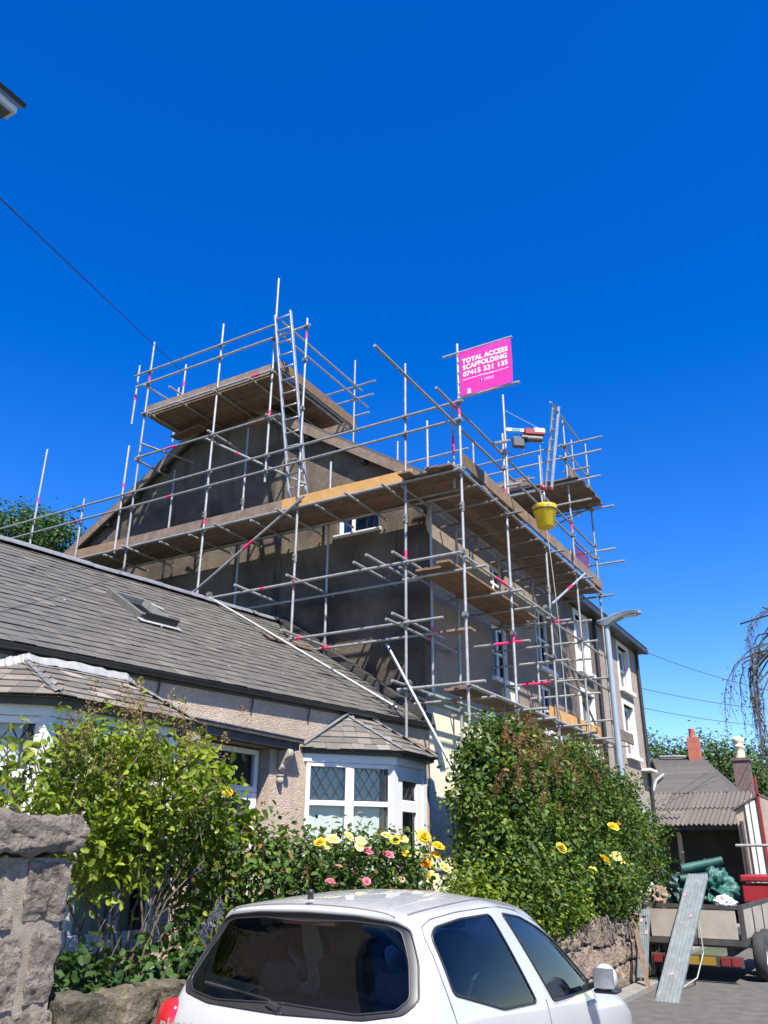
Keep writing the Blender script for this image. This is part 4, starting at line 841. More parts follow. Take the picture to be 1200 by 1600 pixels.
# ================================================================== hoist, bucket
ho = thing('electric_hoist', (12.62, YO, 8.9), 'red and white electric hoist on a swing arm with thin lifting cable', 'hoist')
dv = Vector((0.60, -0.80, 0)); sv = Vector((0.8, 0.6, 0)); hp = Vector((12.62, YO-.02, 8.90))
k = MB(); k.obox(hp-sv*0.025-Vector((0, 0, .03)), dv*0.72, sv*0.05, (0, 0, 0.06)); k.build('arm', M['white'], ho)
k = MB(); k.obox(hp+dv*0.10-sv*0.027-Vector((0, 0, .025)), dv*0.16, sv*0.054, (0, 0, 0.05)); k.build('decal', M['blue_print'], ho)
k = MB(); k.obox(hp+dv*0.33-sv*0.07-Vector((0, 0, .10)), dv*0.38, sv*0.14, (0, 0, 0.135)); k.build('housing', M['red'], ho, bevel=0.02)
k = MB(); k.obox(hp+dv*0.50-sv*0.072-Vector((0, 0, .06)), dv*0.22, sv*0.144, (0, 0, 0.11)); k.build('end_cover', M['white'], ho, bevel=0.02)
k = MB(); c = hp+dv*0.50-Vector((0, 0, .16)); k.tube(c-dv*0.17, c+dv*0.16, 0.065, 14); k.build('drum', M['grey_plastic'], ho, smooth=True, angle=40)
k = MB(); c = hp+dv*0.34-Vector((0, 0, .16)); k.tube(c-dv*0.07, c+dv*0.04, 0.075, 14); k.build('motor', M['black'], ho, smooth=True, angle=40)
k = MB(); k.tube(hp+dv*0.68-Vector((0, 0, .22)), hp+dv*0.46-Vector((0, 0, .22)), 0.008, 6); k.build('limit_bar', M['steel'], ho)
k = MB(); k.tube(hp+Vector((0, 0, .40)), hp+dv*0.70+Vector((0, 0, .03)), 0.006, 6); k.build('stay_rope', M['rope'], ho)
bx = Vector((12.99, 4.27, 0)); cab0 = hp+dv*0.62-Vector((0, 0, .2)); bc = Vector((cab0.x, cab0.y, 0))
k = MB(); k.tube(cab0, (bc.x, bc.y, 7.82), 0.006, 6); k.build('cable', M['rope'], ho)
k = MB(); k.lathe((bc.x, bc.y, 7.74), [(0.02, 0.08), (0.045, 0.07), (0.05, 0.0), (0.02, -0.02)], 12); k.build('weight', M['red'], ho, smooth=True)
k = MB(); pts = []
for i in range(15):
    t = 2*math.pi*i/14; pts.append((bc.x+0.045*math.sin(t)*sv.x, bc.y+0.045*math.sin(t)*sv.y, 7.59+0.10*math.cos(t)))
k.path(pts, 0.014, 7); k.tube((bc.x, bc.y, 7.69), (bc.x, bc.y, 7.76), 0.014, 7); k.build('hook', M['steel'], ho, smooth=True)
k = MB(); k.path([tuple(hp+dv*0.34+Vector((0, 0, -.24))), tuple(hp+dv*0.33+Vector((.0, 0, -.38))), tuple(hp+dv*0.22+Vector((0, 0, -.55))), tuple(hp+dv*0.1+Vector((0, 0, -.52))), tuple(hp+Vector((0, 0, -.45)))], 0.007, 6); k.build('power_lead', M['black'], ho)
k = MB(); c = hp+dv*0.13-Vector((0, 0, .25)); k.obox(c-dv*0.02-sv*0.05-Vector((0, 0, .10)), dv*0.22, sv*0.11, Vector((-.02, 0, 0.2))); cb = k.build('control_box', M['grey_plastic'], ho, bevel=0.02)
bk = thing('bucket', (bc.x, bc.y, 6.98), 'yellow plastic bucket hanging from the hoist hook', 'bucket')
RB = 0.205
k = MB(); k.lathe((bc.x, bc.y, 7.0), [(0.0, 0.0), (0.13, 0.0), (0.145, 0.012), (RB-.012, 0.29), (RB-.006, 0.295), (RB, 0.30), (RB+.012, 0.40), (RB+.004, 0.405), (RB-.01, 0.40), (RB-.025, 0.30), (0.125, 0.03), (0, 0.025)], 32); k.build('body', M['yellow_plastic'], bk, smooth=True, angle=50)
k = MB(); k.lathe((bc.x, bc.y, 7.0), [(RB+.004, 0.30), (RB+.012, 0.305), (RB+.012, 0.322), (RB+.006, 0.327)], 32); k.build('rim_wire', M['black'], bk, smooth=True)
k = MB(); pts = []
for i in range(17):
    t = math.pi*i/16; a = math.cos(t)*(RB+.01); pts.append((bc.x+a*sv.x, bc.y+a*sv.y, 7.34+0.19*math.sin(t)))
k.path(pts, 0.007, 6); k.build('handle', M['steel'], bk)
for sgn in (1, -1):
    k = MB(); c = Vector((bc.x, bc.y, 7.34))+sv*(RB+.012)*sgn; k.box(c-Vector((.02, .02, .03)), c+Vector((.02, .02, .03))); k.build('lug', M['rope'], bk, bevel=0.005)
rp_ = tag(MB().path([(13.9, 4.7, 8.12), (13.93, 4.66, 7.6), (13.98, 4.62, 6.8), (14.05, 4.60, 6.0), (14.12, 4.60, 5.2), (14.2, 4.62, 4.3), (14.22, 4.63, 3.95)], 0.008, 6).build('rope', M['rope']), 'thin grey rope hanging down the scaffold below the bucket', 'rope')
# red netting panel and site light
k = MB(); 
for i in range(17): k.tube((16.55+i*0.065, 4.93, 7.45), (16.55+i*0.065, 4.93, 8.0), 0.006, 4)
for j in range(10): k.tube((16.55, 4.93, 7.45+j*0.06), (17.6, 4.93, 7.45+j*0.06), 0.006, 4)
tag(k.build('safety_net', M['red']), 'orange red plastic safety netting behind the top rail', 'netting')
k = MB(); k.lathe((15.9, 4.83, 7.48), [(0.0, 0.14), (0.05, 0.12), (0.07, 0.0), (0.05, -.14), (0, -.16)], 8); tag(k.build('work_glove', M['black'], smooth=True), 'black glove hung over the far toe board', 'glove')
# ================================================================== street lamp
lp = thing('street_lamp', (15.05, 4.0, 0), 'grey street lamp with flat curved head beside the far houses', 'street lamp')
k = MB(); k.tube((15.05, 4.0, 0.03), (15.05, 4.0, 1.2), 0.085, 16); k.tube((15.05, 4.0, 1.2), (15.05, 4.0, 5.66), 0.062, 16, 0.052); k.build('post', M['lamp_grey'], lp, smooth=True, angle=40)
k = MB(); prof = [(4.17, 5.80, 0.02, 0.05), (4.10, 5.80, 0.075, 0.10), (3.98, 5.82, 0.10, 0.15), (3.85, 5.87, 0.115, 0.13), (3.65, 5.90, 0.12, 0.085), (3.48, 5.90, 0.12, 0.07), (3.38, 5.885, 0.10, 0.06), (3.34, 5.875, 0.04, 0.04)]
vv = []
for y, z, w, h in prof: vv += [(15.05-w, y, z-h*0.2), (15.05-w*0.6, y, z), (15.05+w*0.6, y, z), (15.05+w, y, z-h*0.2), (15.05+w*0.8, y, z-h), (15.05-w*0.8, y, z-h)]
n6 = 6; ff = [(i*n6+j, i*n6+(j+1) % n6, (i+1)*n6+(j+1) % n6, (i+1)*n6+j) for i in range(len(prof)-1) for j in range(n6)]+[tuple(range(6)), tuple(range((len(prof)-1)*6, len(prof)*6))]
k.add(vv, ff); k.build('lamp_head', M['lamp_grey'], lp, smooth=True, angle=35)
k = MB(); k.box((14.97, 3.42, 5.806), (15.13, 3.72, 5.818)); k.build('lens', M['lamp_lens'], lp)
# overhead cables
def cable(label, a, b, sag, r=0.009):
    a, b = Vector(a), Vector(b); pts = [a+(b-a)*(i/14)-Vector((0, 0, sag*4*(i/14)*(1-i/14))) for i in range(15)]
    tag(MB().path(pts, r, 6).build('overhead_cable', M['cable']), label, 'cable', 'overhead wires')
def bearing(x, y, t): return Vector((0, 0, 1.65))+(fw+rt2*((x-600)/FPX)-up2*((y-800)/FPX))*t
CABA = bearing(0, 310, 6.0); CABB = bearing(288, 584, 14.0); CABA = CABA-(CABB-CABA)*0.2
cable('overhead wire crossing the sky at the upper left', CABA, CABB, 0.0, 0.0055)
cable('highest of the three thin wires running from the end house', (26.0, 6.0, 7.75), (34, 2.0, 7.2), 0.2)
cable('middle of the three thin wires running from the end house', (26.0, 6.1, 6.55), (40, 2.0, 7.55), 0.2)
cable('lowest of the three thin wires running from the end house', (26.0, 6.1, 5.95), (40, 2.0, 6.9), 0.2)

# ================================================================== stone pillar and garden wall
from mathutils import noise as mnoise
def rock(name, lo, hi, mat, parent, amp=0.03, seg=(6, 5, 5), rough=1.0, pillow=0.35, seed=0.0, drop=0.0):
    """squared rubble block: a gridded box, pillowed and displaced"""
    lo, hi = Vector(lo), Vector(hi); c = (lo+hi)/2; h = (hi-lo)/2
    bm = bmesh.new(); bmesh.ops.create_cube(bm, size=2.0)
    bmesh.ops.subdivide_edges(bm, edges=list(bm.edges), cuts=seg[0], use_grid_fill=True)
    for v in bm.verts:
        p = v.co.copy(); q = Vector([math.copysign(abs(t)**1.0, t) for t in p])
        s = p.normalized()*1.25; p = q*(1-pillow)+Vector([min(1, max(-1, s[i])) for i in range(3)])*pillow
        w = Vector((p.x*h.x, p.y*h.y, p.z*h.z))+c
        nv = Vector((p.x/h.x, p.y/h.y, p.z/h.z)).normalized()
        f = mnoise.fractal(w*4.5+Vector((seed, seed*1.7, 3)), 0.9, 2.1, 5)*1.0+0.6*abs(mnoise.noise(w*9+Vector((seed, 1, 2))))+0.35*abs(mnoise.noise(w*24+Vector((seed, 4, 2))))+0.15*mnoise.noise(w*60)-0.35
        vd = mnoise.voronoi(w*9.0+Vector((seed*1.3, seed, 0)))[0]; vd2 = mnoise.voronoi(w*21.0+Vector((seed, 2, seed)))[0]; f = f*0.55-1.1*(vd[0]-0.4)+0.5*(0.3-vd2[0])
        w += nv*amp*f*rough; w.z -= drop*(w.x-lo.x)
        v.co = w
    bmesh.ops.recalc_face_normals(bm, faces=bm.faces)
    me = bpy.data.meshes.new(name); bm.to_mesh(me); bm.free()
    for p in me.polygons: p.use_smooth = True
    try: me.set_sharp_from_angle(angle=R(38))
    except Exception: pass
    return link(name, me, mat, parent)
pil = thing('gate_pillar', (2.75, 3.95, 0), 'rough grey limestone gate pillar with thick capstone at the left edge', 'pillar')
k = MB(); k.box((2.33, 3.705, 0), (3.145, 4.25, 1.64)); k.build('mortar_core', M['mortar'], pil)
rock('capstone', (2.2, 3.63, 1.645), (3.225, 4.34, 1.845), M['stone'], pil, 0.03, (40,)*3, 1.15, 0.34, 3.1)
yy0, yy1 = 3.685, 3.92
for i, (a, b, z0, z1) in enumerate(((2.28, 2.865, 1.325, 1.625), (2.905, 3.165, 1.345, 1.625), (2.28, 2.945, 0.985, 1.30), (2.985, 3.155, 0.995, 1.32), (2.27, 2.82, 0.62, 0.965), (2.84, 3.17, 0.60, 0.975), (2.3, 2.95, 0.02, 0.58), (3.0, 3.2, 0.02, 0.57))):
    rock('stone', (a, yy0, z0), (b, yy1, z1), M['stone'], pil, 0.026, (24,)*3, 1.15, 0.10, i*7.3)
for i, (z0, z1) in enumerate(((1.33, 1.61), (0.99, 1.30), (0.6, 0.95), (0.02, 0.57))): rock('stone', (2.27, 3.95, z0), (2.9, 4.3, z1), M['stone'], pil, 0.03, (6,)*3, 1, 0.14, i*5.1+50)
gwl = thing('garden_wall', (8, 3.8, 0), 'low rubble stone garden wall running behind the white car', 'wall')
k = MB(); k.box((3.2, 3.76, 0), (16.7, 3.96, 0.70)); k.build('mortar_core', M['mortar'], gwl)
x = 3.235; i = 0
while x < 16.6:
    w = random.uniform(0.2, 0.36) if x < 4.6 else random.uniform(0.26, 0.5); top = (0.97 if x < 3.9 else 0.86+0.06*math.sin(x*1.7))+random.uniform(-.05, .05)
    if 3.85 < x < 4.2: top += 0.12
    zs_ = [0.0, random.uniform(0.26, 0.36), random.uniform(0.55, 0.66), top]
    for j in range(3):
        rock('stone', (x, 3.69+random.uniform(-.02, .02), zs_[j]+.012), (x+w-.015, 3.99, zs_[j+1]), M['stone_moss'] if j == 2 and x < 6 else M['stone_warm' if x > 7 else 'stone'], gwl, 0.035, ((18 if x < 4.6 else 6),)*3, 1.2, 0.3, i*3.3+j); i += 1
    x += w

# ================================================================== foliage
def leaves(pts, nrm, size, var=0.35, wide=0.5, fold=0.25, shape=6):
    """one leaf at every point; pts (n,3), nrm (n,3) facing; returns MB-like arrays"""
    n = len(pts); pts = np.asarray(pts, float); nrm = np.asarray(nrm, float); nrm /= np.linalg.norm(nrm, axis=1)[:, None]+1e-9
    d = rng.normal(size=(n, 3)); d[:, 2] -= 0.35; d -= (d*nrm).sum(1)[:, None]*nrm; d /= np.linalg.norm(d, axis=1)[:, None]+1e-9
    s = np.cross(nrm, d); L = size*(1+var*rng.uniform(-1, 1, n)); W = L*wide*(1+0.2*rng.uniform(-1, 1, n))
    if shape == 4:
        prof = [(0, 0, 0), (0.45, 0.5, fold), (1, 0, 0), (0.45, -0.5, fold)]; fc = [(0, 1, 2), (0, 2, 3)]
    else:
        prof = [(0, 0, 0), (0.28, 0.46, fold), (0.68, 0.40, fold*.9), (1, 0, -0.06), (0.68, -0.40, fold*.9), (0.28, -0.46, fold), (0.5, 0, 0)]; fc = [(0, 1, 6), (1, 2, 6), (2, 3, 6), (6, 3, 4), (6, 4, 5), (0, 6, 5)]
    m = len(prof); V = np.empty((n, m, 3))
    for i, (a, b, c) in enumerate(prof): V[:, i] = pts+d*(L*a)[:, None]+s*(W*b)[:, None]+nrm*(W*c)[:, None]
    F = (np.arange(n)[:, None, None]*m+np.array(fc)[None]).reshape(-1, 3)
    return V.reshape(-1, 3), F
def npmesh(name, V, F):
    me = bpy.data.meshes.new(name); k = F.shape[1]
    me.vertices.add(len(V)); me.vertices.foreach_set('co', V.astype(np.float32).ravel())
    me.loops.add(F.size); me.loops.foreach_set('vertex_index', F.astype(np.int32).ravel())
    me.polygons.add(len(F)); me.polygons.foreach_set('loop_start', np.arange(0, F.size, k, dtype=np.int32)); me.polygons.foreach_set('loop_total', np.full(len(F), k, dtype=np.int32))
    me.update(); me.validate(); return me
def sample(blobs, n, hollow=0.55, lump=0.0):
    """points in a union of ellipsoids (cx,cy,cz,rx,ry,rz[,weight]) biased to the outside; returns points and outward normals"""
    w = np.array([b[3]*b[4]*b[5]*(b[6] if len(b) > 6 else 1) for b in blobs])**0.75; w /= w.sum(); idx = rng.choice(len(blobs), n, p=w)
    B = np.array([b[:6] for b in blobs])[idx]; d = rng.normal(size=(n, 3)); d /= np.linalg.norm(d, axis=1)[:, None]
    r = (hollow**3+(1-hollow**3)*rng.uniform(0, 1, n))**(1/3)
    if lump: r *= 1+lump*np.sin(d[:, 0]*7+idx)*np.sin(d[:, 1]*6+idx*2)*np.sin(d[:, 2]*8+idx*.7)
    return B[:, :3]+d*B[:, 3:6]*r[:, None], d
def clump(blobs, n, r0, r1, flat=0.9):
    """break big lobes into many small rounded clumps sitting on their surface"""
    P, D = sample(blobs, n, 0.72); r = rng.uniform(r0, r1, n)
    return [(p[0], p[1], p[2], a, a*flat, a*rng.uniform(.7, 1.0)) for p, a in zip(P, r) if p[2] > 0.7]
def shrub_crown(parent, blobs, twigs, per, size, mat, spread=0.13, up=0.6, hollow=0.5, shape=6, wide=0.5, name='crown', zmin=0.2, var=0.4, cut=None):
    P, D = sample(blobs, twigs, hollow, 0.18); keep = P[:, 2] > zmin
    if cut is not None: keep &= cut(P)
    P, D = P[keep], D[keep]
    pp = np.repeat(P, per, 0)+rng.normal(size=(len(P)*per, 3))*spread*np.repeat(rng.uniform(.5, 1.3, len(P)), per)[:, None]
    nn = np.repeat(D, per, 0)*0.6+np.array([0, 0, up])+rng.normal(size=(len(pp), 3))*0.55
    V, F = leaves(pp, nn, size, var, wide, 0.22, shape)
    return link(name, npmesh(name, V, F), M[mat], parent, kind='stuff')
def stems(parent, base, tips, r0, mat='bark', name='stem', wob=0.06, n=6):
    for t in tips:
        b = Vector(base)+Vector((random.uniform(-.15, .15), random.uniform(-.1, .1), 0)); t = Vector(t); pts = [b]
        for i in range(1, n+1):
            f = i/n; pts.append(b+(t-b)*f+Vector((random.gauss(0, wob), random.gauss(0, wob), random.gauss(0, wob*.5)))*(1 if i < n else 0.3))
        MB().path(pts, [r0*(1-0.75*i/n) for i in range(n+1)], 6).build(name, M[mat], parent, smooth=True)
def seedhead(n, L, r, size):
    """dead panicle: short dry scales round a thin spike"""
    t = rng.uniform(0, 1, n); a = rng.uniform(0, 6.28, n); rr = r*(1-t*0.8)*np.sqrt(rng.uniform(0.1, 1, n)); P = np.stack([rr*np.cos(a), rr*np.sin(a), t*L], 1)
    N = rng.normal(size=(n, 3)); V, F = leaves(P, N, size, 0.5, 0.5, 0.2, 4); return npmesh('seed_head', V, F)
SEED = [seedhead(130, 0.20, 0.065, 0.022) for _ in range(3)]; SEEDT = [seedhead(120, 0.22, 0.075, 0.017) for _ in range(3)]
def rose_mesh():
    k = MB()
    for ring, (n, r, h, tilt) in enumerate(((4, 0.012, 0.035, 0.15), (5, 0.022, 0.034, 0.45), (6, 0.033, 0.028, 0.85), (7, 0.043, 0.018, 1.25))):
        for i in range(n):
            a = 2*math.pi*(i+0.37*ring)/n+random.uniform(-.15, .15); w = 2.4*math.pi*r/n+0.012; ca, sa = math.cos(a), math.sin(a)
            def P(s, t):
                rad = r*0.35+r*0.65*t+0.02*math.sin(tilt)*t; z = h*t*math.cos(tilt*0.6)-0.008*math.sin(tilt)*t*t; b = a+s*w/max(rad, .012)*0.55
                rad2 = rad*(1-0.06*s*s); return (rad2*math.cos(b), rad2*math.sin(b), z+0.004*random.uniform(-1, 1)-(0.006*s*s if t > .9 else 0))
            v = [P(s, t) for t in (0.1, 0.6, 1.0) for s in (-1, 0, 1)]
            k.add(v, [(0, 1, 4, 3), (1, 2, 5, 4), (3, 4, 7, 6), (4, 5, 8, 7)])
    me = k.mesh('rose_flower', True, fix=False); return me
ROSE = [rose_mesh() for _ in range(3)]
def rose(parent, p, s, mat, name='rose_flower'):
    a = Vector((-0.35+random.uniform(-.6, .6), -0.55+random.uniform(-.5, .5), 0.75+random.uniform(-.3, .3))).normalized()
    mw = Matrix.Translation(p) @ a.to_track_quat('Z', 'Y').to_matrix().to_4x4() @ Matrix.Rotation(random.uniform(0, 6), 4, 'Z') @ Matrix.Scale(s, 4)
    link(name, random.choice(ROSE), M[mat], parent, mw)

# shrub at the left in front of the bay
s1 = thing('leafy_shrub', (4.5, 4.6, 0.35), 'bright green leafy shrub with brown seed heads before the left bay', 'shrub')
b1 = [(4.25, 4.55, 2.12, 0.55, 0.38, 0.42), (4.75, 4.7, 2.0, 0.45, 0.35, 0.42), (3.75, 4.45, 1.95, 0.5, 0.38, 0.36), (4.2, 4.6, 1.8, 0.5, 0.33, 0.3), (4.95, 4.75, 1.75, 0.28, 0.26, 0.32), (3.4, 4.4, 1.85, 0.35, 0.3, 0.3), (4.5, 4.6, 1.35, 0.5, 0.3, 0.3, 0.25)]
shrub_crown(s1, clump(b1, 52, 0.12, 0.26), 820, 9, 0.058, 'leaf_bright', 0.06, 0.5, 0.3, 6, 0.48)
stems(s1, (4.35, 4.6, 0.33), [(4.0+i*0.09+random.uniform(-.05, .05), 4.4+random.uniform(0, .5), random.uniform(1.9, 2.4)) for i in range(13)], 0.013)
stems(s1, (4.1, 4.65, 0.33), [(3.6+i*0.13, 4.4+random.uniform(0, .4), random.uniform(1.5, 2.1)) for i in range(14)], 0.007, 'twig', 'twig', 0.09)
for p in [(3.95, 4.4, 2.48), (4.0, 4.42, 2.40), (3.62, 4.35, 2.28), (3.50, 4.35, 2.22), (3.40, 4.3, 2.12), (4.35, 4.45, 2.50), (4.6, 4.5, 2.48), (4.8, 4.55, 2.42), (4.85, 4.5, 2.35), (4.15, 4.3, 1.95), (4.75, 4.4, 1.9), (4.9, 4.45, 1.95), (3.7, 4.25, 2.05), (4.5, 4.35, 2.2), (4.05, 4.4, 2.52), (4.7, 4.45, 1.75)]+[(random.uniform(3.3, 4.9), random.uniform(4.1, 4.4), random.uniform(2.1, 2.5)) for _ in range(14)]:
    link('seed_head', random.choice(SEEDT), M['seed_tan'], s1, kind='stuff', mw=Matrix.Translation(Vector(p)+Vector((0, -.1, .05))) @ Matrix.Rotation(random.uniform(-.35, .35), 4, 'X') @ Matrix.Rotation(random.uniform(0, 6), 4, 'Z') @ Matrix.Scale(random.uniform(0.75, 1.1), 4))
# climbing rose right of it, with big glossy leaves, against the porch
s2 = thing('climbing_rose', (5.35, 4.7, 0.35), 'tall climbing rose with large glossy leaves between shrub and door', 'rose')
b2 = [(5.1, 4.75, 2.38, 0.22, 0.2, 0.24), (5.25, 4.75, 2.05, 0.28, 0.22, 0.30), (5.15, 4.7, 1.65, 0.30, 0.25, 0.35), (5.6, 4.75, 1.85, 0.30, 0.22, 0.22), (5.45, 4.7, 1.45, 0.32, 0.25, 0.40), (5.35, 4.65, 1.1, 0.3, 0.25, 0.25)]
shrub_crown(s2, b2, 150, 7, 0.088, 'leaf_bright', 0.10, 0.35, 0.3, 6, 0.62)
shrub_crown(s2, b2[2:], 130, 6, 0.06, 'leaf_rose', 0.09, 0.4, 0.2, 6, 0.55, name='small_leaves')
stems(s2, (5.25, 4.75, 0.33), [(5.05, 4.75, 2.5), (5.2, 4.7, 2.4), (5.35, 4.8, 2.2), (5.75, 4.75, 1.95), (5.95, 4.75, 2.1), (5.5, 4.6, 1.7), (5.0, 4.6, 1.6), (4.85, 4.6, 1.4)], 0.011, 'bark', 'stem', 0.05)
stems(s2, (4.95, 4.5, 0.33), [(4.9+i*0.1, 4.45+random.uniform(0, .3), random.uniform(0.9, 1.6)) for i in range(9)], 0.006, 'twig', 'twig', 0.07)
rose(s2, (5.33, 4.55, 2.12), 0.75, 'rose_orange'); rose(s2, (4.93, 4.05, 1.19), 0.85, 'rose_pink'); rose(s2, (5.25, 4.2, 1.02), 0.8, 'rose_blush')
# leafy undergrowth at the foot
s3 = thing('ground_cover', (4.3, 4.25, 0.35), 'dark leafy undergrowth behind the mossy wall stones', 'plant')
shrub_crown(s3, [(3.9, 4.3, 0.75, 0.4, 0.22, 0.36), (4.45, 4.25, 0.75, 0.4, 0.22, 0.36), (4.9, 4.35, 0.8, 0.35, 0.2, 0.35)], 420, 6, 0.07, 'leaf_dark', 0.09, 0.6, 0.2, 6, 0.7)
stems(s3, (4.2, 4.2, 0.33), [(4.0, 4.1, 1.1), (4.3, 4.05, 1.2), (4.6, 4.1, 1.15), (4.8, 4.2, 1.2)], 0.005, 'twig', 'stalk', 0.03)
k5 = MB()
lav = thing('lavender', (4.95, 4.3, 0.35), 'few blue lavender spikes in front of the pale bay wall', 'plant')
for i in range(4):
    x0 = 4.88+0.05*i; MB().path([(x0, 4.35, .35), (x0+.01, 4.33, 0.8), (x0+.02, 4.3, 1.25+0.05*i)], 0.004, 5).build('stalk', M['twig'], lav)
    link('flower_spike', SEED[i % 3], M['lavender'], lav, Matrix.Translation((x0+.02, 4.3, 1.1+.05*i)) @ Matrix.Scale(0.62, 4))
# rose bed in front of the right bay
s4 = thing('rose_bush', (6.6, 4.35, 0.35), 'dense rose bush with yellow and pink blooms below the right bay', 'rose')
b4 = [(5.75, 4.45, 1.45, 0.42, 0.3, 0.42), (6.1, 4.4, 1.6, 0.42, 0.28, 0.32), (6.6, 4.35, 1.45, 0.5, 0.3, 0.36), (7.1, 4.3, 1.45, 0.5, 0.3, 0.30), (7.6, 4.25, 1.4, 0.45, 0.28, 0.36), (6.3, 4.4, 1.0, 0.7, 0.32, 0.5), (7.3, 4.3, 1.0, 0.7, 0.3, 0.5), (7.25, 4.2, 1.72, 0.25, 0.18, 0.16), (6.75, 4.25, 1.7, 0.25, 0.18, 0.12), (7.6, 4.1, 1.6, 0.25, 0.2, 0.18)]
shrub_crown(s4, b4, 1250, 8, 0.055, 'leaf_rose', 0.085, 0.5, 0.4, 6, 0.6)
stems(s4, (6.2, 4.4, .33), [(5.5+i*0.17, 4.2+random.uniform(0, .3), random.uniform(1.3, 1.85)) for i in range(14)], 0.008, 'bark', 'stem', 0.05)
def at(x, y, Y):                                     # a point on the plane of the bed, from the measured bearing
    d = fw+rt2*((x-600)/FPX)-up2*((y-800)/FPX); t = Y/d.y; return Vector((0, 0, 1.65))+d*t
for x, y, s_, c in ((662, 1308, 1.3, 'rose_yellow'), (684, 1322, 1.2, 'rose_yellow'), (679, 1336, 1.1, 'rose_yellow'), (665, 1349, 1.1, 'rose_orange'), (695, 1356, 1.3, 'rose_pale'), (673, 1371, 1.45, 'rose_pale'), (604, 1306, 1.0, 'rose_pale'), (617, 1312, 0.9, 'rose_yellow'), (630, 1310, 1.0, 'rose_pale'), (634, 1334, 1.0, 'rose_yellow'), (655, 1336, 0.8, 'rose_pale'),
                    (520, 1312, 1.05, 'rose_pale'), (500, 1316, 0.95, 'rose_yellow'), (511, 1321, 0.8, 'rose_pale'), (545, 1307, 0.95, 'rose_pale'), (564, 1314, 1.1, 'rose_pale'), (562, 1322, 0.8, 'rose_pale'), (573, 1330, 1.1, 'rose_pink'), (607, 1336, 1.0, 'rose_pink'), (530, 1354, 0.6, 'rose_blush'), (516, 1378, 0.75, 'rose_pink'), (573, 1377, 0.75, 'rose_pink'), (627, 1374, 0.7, 'rose_blush'), (441, 1440, 0.7, 'rose_pink')):
    rose(s4, at(x, y, 3.98+random.uniform(-.03, .06)), s_*random.uniform(.82, 1.05), c)
# big lilac bush
s5 = thing('lilac_bush', (9.5, 4.3, 0.35), 'big dark green lilac bush with brown faded flower heads under the scaffold', 'bush')
b5 = [(9.85, 4.1, 2.15, 0.75, 0.36, 0.75), (10.35, 4.15, 2.4, 0.85, 0.4, 0.75), (9.15, 4.0, 1.35, 0.5, 0.3, 0.45), (11.0, 4.15, 2.35, 0.9, 0.42, 0.7), (9.9, 4.0, 1.35, 0.95, 0.34, 0.65), (10.8, 4.05, 1.5, 1.1, 0.4, 0.75), (9.75, 4.1, 2.75, 0.28, 0.22, 0.22), (10.1, 4.15, 3.0, 0.4, 0.25, 0.2)]
shrub_crown(s5, clump(b5, 120, 0.16, 0.36), 2900, 10, 0.066, 'leaf_lilac', 0.075, 0.35, 0.45, 6, 0.62)
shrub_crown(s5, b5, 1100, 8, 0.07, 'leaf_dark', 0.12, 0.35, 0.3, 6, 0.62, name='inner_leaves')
stems(s5, (10.3, 4.2, .33), [(9.6+i*0.16, 4.1+random.uniform(-.1, .15), random.uniform(1.9, 2.6)) for i in range(11)], 0.022)
HD = []
P_, D_ = sample(b5, 900, 0.93); ok_ = (D_[:, 1] < -0.15) & (D_[:, 2] > -0.1) & (P_[:, 2] > 1.9) & (P_[:, 0] < 11.6); P_ = P_[ok_]; P_ = P_[rng.permutation(len(P_))[:64]]
for p in P_:
    a = Vector((random.uniform(-.4, .4), -0.35+random.uniform(-.3, .2), 1)).normalized(); link('faded_flower_head', random.choice(SEED), M['seed'], s5, kind='stuff', mw=Matrix.Translation(Vector(p)+Vector((-.05, -.13, 0.06))) @ a.to_track_quat('Z', 'Y').to_matrix().to_4x4() @ Matrix.Scale(random.uniform(0.7, 1.25), 4))
def shoots(parent, blobs, n, size, mat, L=0.32):
    P, D = sample(blobs, n*3, 0.96); ok = D[:, 2] > -0.1; P, D = P[ok][:n], D[ok][:n]; pp, nn = [], []; k = MB()
    for p, d in zip(P, D):
        d = d*0.55+np.array([rng.normal()*.25, rng.normal()*.2-.1, 0.75]); d /= np.linalg.norm(d); ln = L*rng.uniform(.5, 1.2); a = p-d*.15
        k.path([tuple(a), tuple(a+d*(ln+.15)*.5+rng.normal(size=3)*.015), tuple(p+d*ln)], [.005, .004, .002], 4)
        for j in range(11):
            t = j/10; pp.append(p+d*ln*t+rng.normal(size=3)*.022); nn.append(rng.normal(size=3)*.6+np.array([0, 0, .6]))
    V, F = leaves(np.array(pp), np.array(nn), size, .35, .55, .2, 6); link('shoot_leaves', npmesh('shoot_leaves', V, F), M[mat], parent, kind='stuff'); k.build('shoots', M['twig'], parent, kind='stuff')
shoots(s5, b5, 70, 0.062, 'leaf_lilac')
# second bush, brighter, overhanging the wall towards the lamp
s6 = thing('hedge_bush', (12.8, 4.2, 0.3), 'rounded green bush with a few yellow roses beside the lamp post', 'bush')
b6 = [(11.7, 4.15, 2.35, 0.85, 0.45, 0.75), (12.6, 4.15, 2.45, 0.85, 0.45, 0.75), (13.5, 4.1, 2.3, 0.8, 0.45, 0.7), (14.2, 4.05, 1.9, 0.65, 0.4, 0.75), (12.2, 3.98, 1.5, 1.0, 0.42, 0.7), (13.4, 3.95, 1.5, 0.95, 0.42, 0.7), (14.3, 4.0, 1.35, 0.55, 0.36, 0.6), (13.0, 4.15, 2.95, 0.5, 0.3, 0.22), (15.2, 4.05, 2.05, 0.9, 0.33, 0.75), (16.2, 4.02, 1.9, 0.75, 0.3, 0.7), (16.6, 4.0, 1.4, 0.5, 0.28, 0.45), (14.8, 4.1, 2.75, 0.6, 0.3, 0.3)]
